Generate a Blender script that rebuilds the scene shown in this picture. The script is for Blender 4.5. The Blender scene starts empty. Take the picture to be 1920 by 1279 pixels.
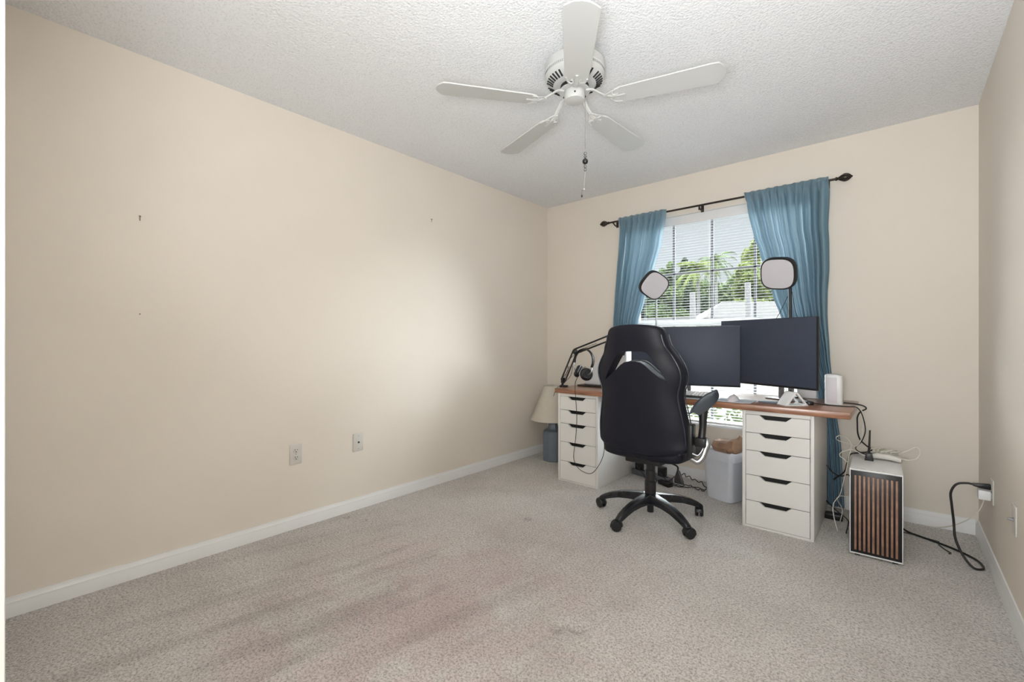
import bpy, bmesh, math, random
from mathutils import Vector, Matrix
random.seed(7)
PI = math.pi
R = math.radians
sc = bpy.context.scene
col = sc.collection

# ------------------------------------------------------------------ camera
TH = math.atan(724/836.)
cam_d = bpy.data.cameras.new('camera')
cam = bpy.data.objects.new('camera', cam_d)
col.objects.link(cam)
cam.location = (0, 0, 1.10)
cam.rotation_euler = (R(90), 0, TH)
cam_d.sensor_width = 36
cam_d.lens = 36*836/1920.
cam_d.clip_start = 0.02
cam_d.clip_end = 400
sc.camera = cam
vs = sc.view_settings
sc.display_settings.display_device = 'sRGB'
vs.view_transform = 'Standard'
vs.look = 'None'
vs.gamma = 1
vs.exposure = 0.15
vs.use_curve_mapping = False

# ------------------------------------------------------------------ sky: hazy, pale at the horizon and brighter overhead
SKY_H, SKY_Z = 0.76, 15.0
w = bpy.data.worlds.new('sky')
sc.world = w
w.use_nodes = True
nt = w.node_tree
nt.nodes.clear()
o_ = nt.nodes.new('ShaderNodeOutputWorld')
bg = nt.nodes.new('ShaderNodeBackground')
tc = nt.nodes.new('ShaderNodeTexCoord')
sp = nt.nodes.new('ShaderNodeSeparateXYZ')
mr = nt.nodes.new('ShaderNodeMapRange')
mr.inputs['From Min'].default_value = 0.24
mr.inputs['From Max'].default_value = 0.70
mr.inputs['To Min'].default_value = SKY_H
mr.inputs['To Max'].default_value = SKY_Z
nt.links.new(tc.outputs['Generated'], sp.inputs[0])
nt.links.new(sp.outputs['Z'], mr.inputs['Value'])
nt.links.new(mr.outputs[0], bg.inputs['Strength'])
bg.inputs['Color'].default_value = (0.90, 0.95, 1.0, 1)
nt.links.new(bg.outputs[0], o_.inputs[0])

def add_light(name, kind, loc, rot, energy, color=(1, 1, 1), size=None, size_y=None, angle=None):
    d = bpy.data.lights.new(name, kind)
    d.energy = energy
    d.color = color
    if kind == 'AREA':
        d.shape = 'RECTANGLE'
        d.size = size
        d.size_y = size_y or size
    if kind == 'SUN' and angle:
        d.angle = angle
    o = bpy.data.objects.new(name, d)
    col.objects.link(o)
    o.location = loc
    o.rotation_euler = rot
    return o

def aim(d):
    return Vector(d).to_track_quat('-Z', 'Y').to_euler()
# low hazy sun coming obliquely through the window onto the left wall
add_light('sun', 'SUN', (8, 20, 6), aim((-.68, -.68, -.26)), 6.4, (.90, .96, 1), angle=R(26))
# added second sun standing in for haze, brightens the right wall
add_light('side_fill', 'SUN', (-14, 20, 8), aim((.62, -.76, -.20)), 10, (.95, .98, 1), angle=R(50))
# added soft fill in the unseen hallway, lights the room from behind
add_light('hallway_fill', 'AREA', (-0.45, -1.25, 1.30), aim((.12, 1, .05)), 11, (.94, .98, 1), 1.3, 1.9)
# added fill behind the camera, turned up to bounce off the ceiling
add_light('bounce_fill', 'AREA', (0.0, -0.16, 1.10), aim((.10, .50, .86)), 62, (.92, .97, 1), 0.5, 0.4)

# ------------------------------------------------------------------ materials
def mat(name, color, rough=.5, metal=0, var=0, vscale=8, bump=0, bscale=60, bdist=.002, spec=.5,
        trans=0, detail=4, coat=0, alpha=1):
    m = bpy.data.materials.new(name)
    m.use_nodes = True
    n = m.node_tree.nodes
    l = m.node_tree.links
    b = n['Principled BSDF']
    b.inputs['Base Color'].default_value = (*color, 1)
    b.inputs['Roughness'].default_value = rough
    b.inputs['Metallic'].default_value = metal
    b.inputs['Specular IOR Level'].default_value = spec
    b.inputs['Coat Weight'].default_value = coat
    b.inputs['Alpha'].default_value = alpha
    t = n.new('ShaderNodeTexCoord')
    if var:
        no = n.new('ShaderNodeTexNoise')
        no.inputs['Scale'].default_value = vscale
        no.inputs['Detail'].default_value = detail
        cr = n.new('ShaderNodeValToRGB')
        cr.color_ramp.elements[0].position = .3
        cr.color_ramp.elements[1].position = .7
        cr.color_ramp.elements[0].color = (*[c*(1-var) for c in color], 1)
        cr.color_ramp.elements[1].color = (*[min(1, c*(1+var)) for c in color], 1)
        l.new(t.outputs['Object'], no.inputs['Vector'])
        l.new(no.outputs['Fac'], cr.inputs[0])
        l.new(cr.outputs[0], b.inputs['Base Color'])
    if bump:
        nb = n.new('ShaderNodeTexNoise')
        nb.inputs['Scale'].default_value = bscale
        nb.inputs['Detail'].default_value = 3
        bu = n.new('ShaderNodeBump')
        bu.inputs['Strength'].default_value = bump
        bu.inputs['Distance'].default_value = bdist
        l.new(t.outputs['Object'], nb.inputs['Vector'])
        l.new(nb.outputs['Fac'], bu.inputs['Height'])
        l.new(bu.outputs[0], b.inputs['Normal'])
    if trans:
        out = n['Material Output']
        tr = n.new('ShaderNodeBsdfTranslucent')
        tr.inputs[0].default_value = (*color, 1)
        mx = n.new('ShaderNodeMixShader')
        mx.inputs[0].default_value = trans
        l.new(b.outputs[0], mx.inputs[1])
        l.new(tr.outputs[0], mx.inputs[2])
        l.new(mx.outputs[0], out.inputs[0])
    return m

M = {}
M['wall'] = mat('beige_wall_paint', (.80, .73, .645), .75, var=.012, vscale=2.5, bump=.25, bscale=220, bdist=.0008, spec=.25)
M['trim'] = mat('white_trim_paint', (.84, .835, .825), .4, var=.01, bump=.05, bscale=40, bdist=.001)
M['white'] = mat('white_plastic', (.80, .80, .80), .35, var=.01)
M['white_metal'] = mat('white_enamel', (.56, .56, .545), .3, var=.01)
M['cabinet'] = mat('white_laminate', (.76, .74, .71), .42, var=.008, vscale=3)
M['dark_gap'] = mat('dark_recess', (.01, .01, .01), .7, var=.1)
M['black'] = mat('black_plastic', (.012, .012, .014), .38, var=.1, vscale=20)
M['black_gloss'] = mat('black_gloss_plastic', (.012, .013, .017), .22, var=.1, vscale=20)
M['leather'] = mat('black_leather', (.0045, .005, .012), .50, spec=.34, var=.15, vscale=12, bump=.25, bscale=420, bdist=.0006)
M['piping'] = mat('grey_piping', (.03, .035, .05), .35, var=.1)
M['chrome'] = mat('chrome', (.42, .43, .45), .25, 1, var=.02)
M['screen'] = mat('dark_screen', (.042, .051, .078), .52, var=.05, vscale=3, spec=.35)
M['bezel'] = mat('black_bezel', (.008, .009, .012), .3, var=.05)
M['silver'] = mat('grey_metal', (.35, .36, .38), .3, .8, var=.04)
M['bronze'] = mat('dark_bronze', (.045, .035, .028), .4, .6, var=.15, vscale=40)
M['lampbase'] = mat('blue_grey_ceramic', (.155, .185, .22), .35, var=.05, vscale=10)
M['shade'] = mat('cream_lamp_shade', (.78, .72, .62), .8, var=.03, vscale=20, trans=.25)
M['bag'] = mat('white_bin_liner', (.82, .84, .90), .4, var=.03, vscale=9, bump=.35, bscale=16, bdist=.01, trans=.25)
M['paper'] = mat('brown_paper', (.36, .22, .14), .8, var=.18, vscale=14, bump=.4, bscale=18, bdist=.01)
M['cable_black'] = mat('black_cable', (.012, .012, .012), .45, var=.1)
M['cable_white'] = mat('white_cable', (.70, .67, .58), .45, var=.03)
M['strip_grey'] = mat('dark_grey_plastic', (.13, .135, .15), .45, var=.05)
M['panel'] = mat('light_diffuser', (.66, .63, .66), .5, var=.01)
M['mat_grey'] = mat('grey_desk_mat', (.50, .53, .58), .5, var=.03)
M['slat'] = mat('white_blind_slat', (.76, .76, .77), .85, var=.01, trans=.18, spec=.15)
M['muntin'] = mat('window_vinyl', (.15, .15, .165), .4, var=.01)
M['nail'] = mat('nail_metal', (.22, .19, .15), .4, .5, var=.1)
M['bead_grey'] = mat('smoky_glass_bead', (.13, .14, .13), .12, var=.3, vscale=60, coat=.5)
M['plate'] = mat('outlet_plate_plastic', (.66, .63, .58), .35, var=.01)
M['bark'] = mat('tree_bark', (.07, .06, .05), .9, var=.3, vscale=5, bump=.5, bscale=8, bdist=.05)
M['leaf_light'] = mat('light_green_leaves', (.135, .165, .045), .7, var=.45, vscale=.9, trans=.3, spec=.2)
M['leaf_dark'] = mat('dark_green_leaves', (.026, .040, .016), .7, var=.5, vscale=.9, trans=.2, spec=.2)
M['leaf_mid'] = mat('mid_green_leaves', (.080, .110, .040), .7, var=.5, vscale=.9, trans=.25, spec=.2)
M['roof'] = mat('pale_roof_shingles', (.036, .033, .029), .9, var=.12, vscale=3)
M['stucco'] = mat('pale_stucco', (.12, .115, .11), .9, var=.05, vscale=1)
M['ground'] = mat('dry_lawn_and_drive', (.07, .068, .05), .95, var=.3, vscale=.6)
M['fence'] = mat('pale_fence', (.14, .135, .135), .8, var=.06)

# ceiling: popcorn texture
def popcorn():
    m = bpy.data.materials.new('popcorn_ceiling')
    m.use_nodes = True
    n, l = m.node_tree.nodes, m.node_tree.links
    b = n['Principled BSDF']
    b.inputs['Roughness'].default_value = .9
    b.inputs['Specular IOR Level'].default_value = .15
    t = n.new('ShaderNodeTexCoord')
    v = n.new('ShaderNodeTexVoronoi')
    v.inputs['Scale'].default_value = 95
    no = n.new('ShaderNodeTexNoise')
    no.inputs['Scale'].default_value = 120
    no.inputs['Detail'].default_value = 5
    no.inputs['Roughness'].default_value = .65
    ad = n.new('ShaderNodeMath')
    ad.operation = 'SUBTRACT'
    l.new(t.outputs['Object'], v.inputs['Vector'])
    l.new(t.outputs['Object'], no.inputs['Vector'])
    l.new(no.outputs['Fac'], ad.inputs[0])
    l.new(v.outputs['Distance'], ad.inputs[1])
    bu = n.new('ShaderNodeBump')
    bu.inputs['Strength'].default_value = .42
    bu.inputs['Distance'].default_value = .007
    l.new(ad.outputs[0], bu.inputs['Height'])
    l.new(bu.outputs[0], b.inputs['Normal'])
    cr = n.new('ShaderNodeValToRGB')
    cr.color_ramp.elements[0].position = .30
    cr.color_ramp.elements[0].color = (.70, .70, .705, 1)
    cr.color_ramp.elements[1].position = .48
    cr.color_ramp.elements[1].color = (.88, .883, .89, 1)
    l.new(no.outputs['Fac'], cr.inputs[0])
    l.new(cr.outputs[0], b.inputs['Base Color'])
    return m
M['ceiling'] = popcorn()

# carpet: short pile, faint pinkish stains, furniture dents
def carpet():
    m = bpy.data.materials.new('beige_carpet')
    m.use_nodes = True
    n, l = m.node_tree.nodes, m.node_tree.links
    b = n['Principled BSDF']
    b.inputs['Roughness'].default_value = .95
    b.inputs['Specular IOR Level'].default_value = .1
    b.inputs['Sheen Weight'].default_value = .15
    t = n.new('ShaderNodeTexCoord')
    def noise(scale, detail, rough=.55, dist=0):
        x = n.new('ShaderNodeTexNoise')
        x.inputs['Scale'].default_value = scale
        x.inputs['Detail'].default_value = detail
        x.inputs['Roughness'].default_value = rough
        x.inputs['Distortion'].default_value = dist
        l.new(t.outputs['Object'], x.inputs['Vector'])
        return x
    def ramp(src, p0, c0, p1, c1):
        cr = n.new('ShaderNodeValToRGB')
        cr.color_ramp.elements[0].position = p0
        cr.color_ramp.elements[0].color = (*c0, 1)
        cr.color_ramp.elements[1].position = p1
        cr.color_ramp.elements[1].color = (*c1, 1)
        l.new(src, cr.inputs[0])
        return cr
    def mix(kind, f, a, b_):
        mx = n.new('ShaderNodeMix')
        mx.data_type = 'RGBA'
        mx.blend_type = kind
        if isinstance(f, float):
            mx.inputs['Factor'].default_value = f
        else:
            l.new(f, mx.inputs['Factor'])
        for key, s in ((6, a), (7, b_)):
            if isinstance(s, tuple):
                mx.inputs[key].default_value = (*s, 1)
            else:
                l.new(s, mx.inputs[key])
        return mx.outputs[2]
    tuft = noise(120, 4, .7, .6)
    base = ramp(tuft.outputs['Fac'], .36, (.44, .405, .375), .56, (.90, .855, .81))
    wear = noise(2.2, 5, .6)
    wr = ramp(wear.outputs['Fac'], .35, (.86, .85, .845), .65, (1, 1, 1))
    c = mix('MULTIPLY', 1.0, base.outputs[0], wr.outputs[0])
    # vacuum streaks in the near half of the room
    mp = n.new('ShaderNodeMapping')
    mp.vector_type = 'TEXTURE'
    mp.inputs['Rotation'].default_value = (0, 0, R(80))
    mp.inputs['Scale'].default_value = (4.0, .55, 1)
    l.new(t.outputs['Object'], mp.inputs[0])
    st = n.new('ShaderNodeTexNoise')
    st.inputs['Scale'].default_value = 4.2
    st.inputs['Detail'].default_value = 3
    l.new(mp.outputs[0], st.inputs['Vector'])
    str_ = ramp(st.outputs['Fac'], .50, (1, 1, 1), .66, (.80, .79, .78))
    near = n.new('ShaderNodeVectorMath'); near.operation = 'DISTANCE'
    near.inputs[1].default_value = (-1.65, .90, 0)
    l.new(t.outputs['Object'], near.inputs[0])
    nm = n.new('ShaderNodeMapRange')
    nm.inputs['From Min'].default_value = .5
    nm.inputs['From Max'].default_value = 1.3
    nm.inputs['To Min'].default_value = 1
    nm.inputs['To Max'].default_value = 0
    l.new(near.outputs['Value'], nm.inputs['Value'])
    c = mix('MULTIPLY', nm.outputs[0], c, str_.outputs[0])
    # stain, limited to the middle of the room
    sx = n.new('ShaderNodeVectorMath'); sx.operation = 'DISTANCE'
    sx.inputs[1].default_value = (-1.45, 1.15, 0)
    l.new(t.outputs['Object'], sx.inputs[0])
    mm = n.new('ShaderNodeMapRange')
    mm.inputs['From Min'].default_value = .15
    mm.inputs['From Max'].default_value = 1.15
    mm.inputs['To Min'].default_value = 1
    mm.inputs['To Max'].default_value = 0
    l.new(sx.outputs['Value'], mm.inputs['Value'])
    sn = noise(3.0, 4, .6)
    sr = ramp(sn.outputs['Fac'], .36, (0, 0, 0), .56, (1, 1, 1))
    mu = n.new('ShaderNodeMath'); mu.operation = 'MULTIPLY'
    l.new(mm.outputs[0], mu.inputs[0])
    l.new(sr.outputs[0], mu.inputs[1])
    mu2 = n.new('ShaderNodeMath'); mu2.operation = 'MULTIPLY'
    l.new(mu.outputs[0], mu2.inputs[0]); mu2.inputs[1].default_value = .85
    c2 = mix('MULTIPLY', mu2.outputs[0], c, (.87, .735, .76))
    l.new(c2, b.inputs['Base Color'])
    # bump = pile + dents
    h = tuft.outputs['Fac']
    for (dx, dy, dr) in ((-.987, 1.405, .040), (-.928, 1.455, .045), (-1.73, 2.149, .030), (-2.476, 1.471, .028), (-2.60, 1.426, .024), (-1.33, 2.47, .02)):
        dv = n.new('ShaderNodeVectorMath'); dv.operation = 'DISTANCE'
        dv.inputs[1].default_value = (dx, dy, 0)
        l.new(t.outputs['Object'], dv.inputs[0])
        dm = n.new('ShaderNodeMapRange')
        dm.interpolation_type = 'SMOOTHSTEP'
        dm.inputs['From Min'].default_value = dr*.35
        dm.inputs['From Max'].default_value = dr
        dm.inputs['To Min'].default_value = -2.2
        dm.inputs['To Max'].default_value = 0
        l.new(dv.outputs['Value'], dm.inputs['Value'])
        ad = n.new('ShaderNodeMath'); ad.operation = 'ADD'
        l.new(h, ad.inputs[0]); l.new(dm.outputs[0], ad.inputs[1])
        h = ad.outputs[0]
    bu = n.new('ShaderNodeBump')
    bu.inputs['Strength'].default_value = .9
    bu.inputs['Distance'].default_value = .012
    l.new(h, bu.inputs['Height'])
    l.new(bu.outputs[0], b.inputs['Normal'])
    return m
M['carpet'] = carpet()

def wood():
    m = bpy.data.materials.new('stained_wood')
    m.use_nodes = True
    n, l = m.node_tree.nodes, m.node_tree.links
    b = n['Principled BSDF']
    b.inputs['Roughness'].default_value = .28
    b.inputs['Coat Weight'].default_value = .35
    b.inputs['Coat Roughness'].default_value = .25
    t = n.new('ShaderNodeTexCoord')
    mp = n.new('ShaderNodeMapping')
    mp.inputs['Scale'].default_value = (1.2, 14, 14)
    no = n.new('ShaderNodeTexNoise')
    no.inputs['Scale'].default_value = 4
    no.inputs['Detail'].default_value = 6
    no.inputs['Distortion'].default_value = .6
    cr = n.new('ShaderNodeValToRGB')
    cr.color_ramp.elements[0].position = .3
    cr.color_ramp.elements[0].color = (.17, .065, .035, 1)
    cr.color_ramp.elements[1].position = .7
    cr.color_ramp.elements[1].color = (.42, .20, .11, 1)
    l.new(t.outputs['Object'], mp.inputs[0])
    l.new(mp.outputs[0], no.inputs['Vector'])
    l.new(no.outputs['Fac'], cr.inputs[0])
    l.new(cr.outputs[0], b.inputs['Base Color'])
    return m
M['wood'] = wood()
M['slatwood'] = mat('walnut_slat', (.30, .165, .11), .45, var=.25, vscale=30)

def curtain_mat():
    m = bpy.data.materials.new('blue_curtain_linen')
    m.use_nodes = True
    n, l = m.node_tree.nodes, m.node_tree.links
    b = n['Principled BSDF']
    b.inputs['Roughness'].default_value = .85
    b.inputs['Specular IOR Level'].default_value = .15
    t = n.new('ShaderNodeTexCoord')
    no = n.new('ShaderNodeTexNoise')
    no.inputs['Scale'].default_value = 160
    no.inputs['Detail'].default_value = 2
    cr = n.new('ShaderNodeValToRGB')
    cr.color_ramp.elements[0].color = (.19, .30, .375, 1)
    cr.color_ramp.elements[1].color = (.24, .36, .44, 1)
    l.new(t.outputs['Object'], no.inputs['Vector'])
    l.new(no.outputs['Fac'], cr.inputs[0])
    l.new(cr.outputs[0], b.inputs['Base Color'])
    tr = n.new('ShaderNodeBsdfTranslucent')
    tr.inputs[0].default_value = (.80, .90, .95, 1)
    mx = n.new('ShaderNodeMixShader')
    mx.inputs[0].default_value = .62
    l.new(b.outputs[0], mx.inputs[1])
    l.new(tr.outputs[0], mx.inputs[2])
    l.new(mx.outputs[0], n['Material Output'].inputs[0])
    return m
M['curtain'] = curtain_mat()

def glass():
    m = bpy.data.materials.new('window_glass')
    m.use_nodes = True
    n, l = m.node_tree.nodes, m.node_tree.links
    n.remove(n['Principled BSDF'])
    tr = n.new('ShaderNodeBsdfTransparent')
    tr.inputs[0].default_value = (.93, .95, .95, 1)
    gl = n.new('ShaderNodeBsdfGlossy')
    gl.inputs['Roughness'].default_value = .35
    mx = n.new('ShaderNodeMixShader')
    mx.inputs[0].default_value = .02
    l.new(tr.outputs[0], mx.inputs[1])
    l.new(gl.outputs[0], mx.inputs[2])
    l.new(mx.outputs[0], n['Material Output'].inputs[0])
    return m
M['glass'] = glass()

# ------------------------------------------------------------------ builders
ORG = {}

def catmull(pts, k=8):
    P = [Vector(p) for p in pts]
    if len(P) < 3:
        return P
    P = [P[0]*2-P[1]] + P + [P[-1]*2-P[-2]]
    out = []
    for i in range(1, len(P)-2):
        a, b, c, d = P[i-1:i+3]
        for s in range(k):
            t = s/k
            out.append(.5*((2*b)+(c-a)*t+(2*a-5*b+4*c-d)*t*t+(3*b-a-3*c+d)*t**3))
    out.append(P[-2])
    return out

class MB:
    def __init__(self, T=None):
        self.bm = bmesh.new()
        self.T = T or Matrix.Identity(4)
    def _merge(self, b2):
        b2.transform(self.T)
        me = bpy.data.meshes.new('tmp')
        b2.to_mesh(me)
        b2.free()
        self.bm.from_mesh(me)
        bpy.data.meshes.remove(me)
        return self
    def box(self, x0, x1, y0, y1, z0, z1, bev=0, seg=2, rot=None):
        b = bmesh.new()
        bmesh.ops.create_cube(b, size=1)
        b.transform(Matrix.Diagonal((x1-x0, y1-y0, z1-z0, 1)))
        if bev:
            bmesh.ops.bevel(b, geom=b.edges[:], offset=bev, segments=seg, affect='EDGES', profile=.5)
        if rot is not None:
            b.transform(rot)
        b.transform(Matrix.Translation(((x0+x1)/2, (y0+y1)/2, (z0+z1)/2)))
        return self._merge(b)
    def prism(self, poly, axis, a0, a1, bev=0, seg=2):
        """polygon in the plane normal to axis; (u,v)=(x,z) for y, (y,z) for x, (x,y) for z"""
        b = bmesh.new()
        def P(u, v, a):
            return {'y': (u, a, v), 'x': (a, u, v), 'z': (u, v, a)}[axis]
        lo = [b.verts.new(P(u, v, a0)) for u, v in poly]
        hi = [b.verts.new(P(u, v, a1)) for u, v in poly]
        b.faces.new(lo)
        b.faces.new(hi[::-1])
        k = len(poly)
        for i in range(k):
            b.faces.new((lo[i], hi[i], hi[(i+1) % k], lo[(i+1) % k]))
        bmesh.ops.recalc_face_normals(b, faces=b.faces[:])
        if bev:
            bmesh.ops.bevel(b, geom=b.edges[:], offset=bev, segments=seg, affect='EDGES', profile=.5, clamp_overlap=True)
        return self._merge(b)
    def rings(self, rings, cap=True, closed_u=True, closed_v=False):
        b = bmesh.new()
        V = [[b.verts.new(p) for p in r] for r in rings]
        n = len(V[0])
        m = len(V)
        for i in range(m if closed_v else m-1):
            for j in range(n if closed_u else n-1):
                a = V[i]; c = V[(i+1) % m]
                b.faces.new((a[j], a[(j+1) % n], c[(j+1) % n], c[j]))
        if cap and closed_u and not closed_v:
            b.faces.new(V[0][::-1])
            b.faces.new(V[-1])
        if closed_u:
            bmesh.ops.recalc_face_normals(b, faces=b.faces[:])
        return self._merge(b)
    def lathe(self, prof, c, n=32, axis='z', ang0=0):
        rs = []
        for r, h in prof:
            ring = []
            for i in range(n):
                a = 2*PI*i/n+ang0
                u, v = max(r, 1e-5)*math.cos(a), max(r, 1e-5)*math.sin(a)
                p = {'z': (u, v, h), 'y': (u, h, v), 'x': (h, u, v)}[axis]
                ring.append((c[0]+p[0], c[1]+p[1], c[2]+p[2]))
            rs.append(ring)
        return self.rings(rs)
    def cyl(self, p0, p1, r0, r1=None, n=16):
        r1 = r0 if r1 is None else r1
        return self.tube([p0, p1], [r0, r1], n, smooth=False)
    def tube(self, pts, r, n=8, smooth=True, k=8, closed=False, flat=None):
        P = catmull(pts, k) if smooth else [Vector(p) for p in pts]
        m = len(P)
        if closed:
            P = P[:-1]
            m -= 1
        rr = r if isinstance(r, (list, tuple)) else [r, r]
        def rad(i):
            t = i/(m-1)*(len(rr)-1)
            q = min(int(t), len(rr)-2)
            return rr[q]+(rr[q+1]-rr[q])*(t-q)
        tan = []
        for i in range(m):
            if closed:
                d = P[(i+1) % m]-P[i-1]
            else:
                d = P[min(i+1, m-1)]-P[max(i-1, 0)]
            if d.length < 1e-9:
                d = Vector((0, 0, 1))
            tan.append(d.normalized())
        up = Vector((0, 0, 1)) if abs(tan[0].z) < .9 else Vector((1, 0, 0))
        nrm = (up-tan[0]*up.dot(tan[0])).normalized()
        rs = []
        for i in range(m):
            nrm = nrm-tan[i]*nrm.dot(tan[i])
            nrm = nrm.normalized() if nrm.length > 1e-6 else tan[i].orthogonal().normalized()
            bn = tan[i].cross(nrm)
            q = rad(i)
            f = flat or (1, 1)
            rs.append([P[i]+(nrm*math.cos(2*PI*j/n)*f[0]+bn*math.sin(2*PI*j/n)*f[1])*q for j in range(n)])
        return self.rings(rs, cap=not closed, closed_v=closed)
    def ball(self, c, r, sx=1, sy=1, sz=1, seg=16, T=None):
        b = bmesh.new()
        bmesh.ops.create_uvsphere(b, u_segments=seg, v_segments=max(6, seg//2), radius=r)
        b.transform(Matrix.Diagonal((sx, sy, sz, 1)))
        if T is not None:
            b.transform(T)
        b.transform(Matrix.Translation(c))
        return self._merge(b)
    def quad(self, *ps):
        b = bmesh.new()
        b.faces.new([b.verts.new(p) for p in ps])
        return self._merge(b)
    def build(self, name, m, parent=None, org=None, smooth=True, ang=38):
        if parent is not None:
            org = ORG[parent.name]
        org = Vector(org or (0, 0, 0))
        me = bpy.data.meshes.new(name)
        self.bm.transform(Matrix.Translation(-org))
        self.bm.to_mesh(me)
        self.bm.free()
        me.materials.append(M[m] if isinstance(m, str) else m)
        if smooth:
            for p in me.polygons:
                p.use_smooth = True
            me.set_sharp_from_angle(angle=R(ang))
        o = bpy.data.objects.new(name, me)
        col.objects.link(o)
        ORG[o.name] = org
        if parent is not None:
            o.parent = parent
        else:
            o.location = org
        return o

def tag(o, label, cat, group=None, kind=None):
    o['label'] = label
    o['category'] = cat
    if group:
        o['group'] = group
    if kind:
        o['kind'] = kind
    return o

def thing(name, loc, label, cat, group=None):
    o = bpy.data.objects.new(name, None)
    o.empty_display_size = .05
    col.objects.link(o)
    o.location = loc
    ORG[o.name] = Vector(loc)
    return tag(o, label, cat, group)

def struct(o):
    o['kind'] = 'structure'
    return o

def copy_tree(o, parent=None):
    c = o.copy()
    col.objects.link(c)
    ORG[c.name] = ORG[o.name]
    if parent is not None:
        c.parent = parent
    for ch in list(o.children):
        copy_tree(ch, c)
    return c

# ------------------------------------------------------------------ room shell
XL, XR, YB, ZC, YF = -2.68, .345, 3.64, 2.44, -.014
WX0, WX1, WZ0, WZ1 = -1.775, -.485, .43, 2.125
struct(MB().box(XL-.12, XR+.12, -1.5, YB+.18, -.08, 0).build('floor', 'carpet', smooth=False))
struct(MB().box(XL-.12, XR+.12, -1.5, YB+.18, ZC, ZC+.12).build('ceiling', 'ceiling', smooth=False))
struct(MB().box(XL-.12, XL, YF-.12, YB+.18, 0, ZC).build('wall_left', 'wall', smooth=False))
struct(MB().box(XR, XR+.12, -1.5, YB+.18, 0, ZC).build('wall_right', 'wall', smooth=False))
b = MB()
b.box(XL, WX0, YB, YB+.18, 0, ZC).box(WX1, XR, YB, YB+.18, 0, ZC)
b.box(WX0, WX1, YB, YB+.18, 0, WZ0).box(WX0, WX1, YB, YB+.18, WZ1, ZC)
struct(b.build('wall_back', 'wall', smooth=False))
b = MB()
b.box(XL, -.919, YF-.12, YF, 0, ZC).box(-.919, XR, YF-.12, YF, 2.25, ZC)
struct(b.build('wall_front', 'wall', smooth=False))
b = MB()
b.box(-1.40, -1.35, -1.5, YF-.12, 0, ZC).box(-1.40, XR, -1.55, -1.5, 0, ZC)
struct(b.build('wall_hallway', 'wall', smooth=False))
# white door casing beside the lens
b = MB()
b.box(-.980, -.900, YF, .0072, 0, 2.31, .003).box(-.919, -.900, YF-.12, YF, 0, 2.25, .001)
struct(b.build('trim_1', 'trim'))

def base_profile(h=.085, t=.014):
    return [(0, 0), (t, 0), (t, h*.62), (t*.8, h*.70), (t*.85, h*.74), (t*.45, h*.88), (t*.4, h), (0, h)]
struct(MB().prism([(XL+u, v) for u, v in base_profile(.078)], 'y', YF, YB).build('baseboard_left', 'trim'))
struct(MB().prism([(YB-u, v) for u, v in base_profile()], 'x', XL+.014, XR-.014).build('baseboard_back', 'trim'))
struct(MB().prism([(XR-u, v) for u, v in base_profile()], 'y', .1, YB).build('baseboard_right', 'trim'))

# ------------------------------------------------------------------ window
b = MB()
fy0, fy1 = 3.735, 3.785
fw = .028
b.box(WX0, WX0+fw, fy0, fy1, WZ0, WZ1).box(WX1-fw, WX1, fy0, fy1, WZ0, WZ1)
b.box(WX0, WX1, fy0, fy1, WZ0, WZ0+fw+.01).box(WX0, WX1, fy0, fy1, WZ1-fw, WZ1)
b.box(WX0, WX1, fy0, fy1, 1.225, 1.275)
win = struct(b.build('window_1', 'trim', org=((WX0+WX1)/2, 3.76, WZ0)))
b = MB()
for i in (1, 2, 3):
    x = -1.745+.309*i
    b.box(x-.009, x+.009, 3.752, 3.766, WZ0+.03, WZ1-.02)
b.box(WX0, WX1, 3.752, 3.766, 1.66, 1.674)
b.build('muntin', 'muntin', win)
MB().box(WX0+fw, WX1-fw, 3.757, 3.760, WZ0+.03, WZ1-fw).build('pane', 'glass', win, smooth=False)
MB().box(WX0, WX1, YB-.002, fy0, WZ0-.001, WZ0+.014, .002).build('window_sill', 'trim', win)
b = MB()
b.box(WX0-.001, WX0+.004, YB, fy0, WZ0, WZ1).box(WX1-.004, WX1+.001, YB, fy0, WZ0, WZ1).box(WX0, WX1, YB, fy0, WZ1-.004, WZ1+.001)
b.build('reveal', 'trim', win, smooth=False)

# blinds
bl = thing('window_blind', (-1.13, 3.68, WZ0+.02), 'white horizontal slatted blind lowered over the window', 'blind')
MB().box(WX0+.006, WX1-.006, 3.655, 3.715, WZ1-.055, WZ1-.006, .003).box(WX0+.006, WX1-.006, 3.642, 3.650, WZ1-.078, WZ1-.005, .002).build('headrail', 'white', bl)
b = MB()
z = WZ0+.05
while z < WZ1-.06:
    ta = R(7)
    hw = .0125
    c, s = math.cos(ta)*hw, math.sin(ta)*hw
    rings = []
    for x in (WX0+.008, WX1-.008):
        ring = []
        for (u, h) in ((-1, 0), (0, .0022), (1, 0), (1, -.0007), (0, .0014), (-1, -.0007)):
            ring.append((x, 3.685+u*c, z+u*s+h))
        rings.append(ring)
    b.rings(rings)
    z += .0215
b.build('slats', 'slat', bl, smooth=False)
MB().box(WX0+.008, WX1-.008, 3.671, 3.699, WZ0+.018, WZ0+.036, .004).build('bottom_rail', 'white', bl)
b = MB()
for x in (-1.66, -1.13, -.60):
    for y in (3.671, 3.699):
        b.box(x-.0008, x+.0008, y-.0006, y+.0006, WZ0+.03, WZ1-.05)
b.build('ladder_cord', 'white', bl, smooth=False)
b = MB()
b.cyl((-1.70, 3.66, WZ1-.06), (-1.70, 3.655, 1.30), .004, n=8)
b.build('tilt_wand', 'white', bl)

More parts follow.
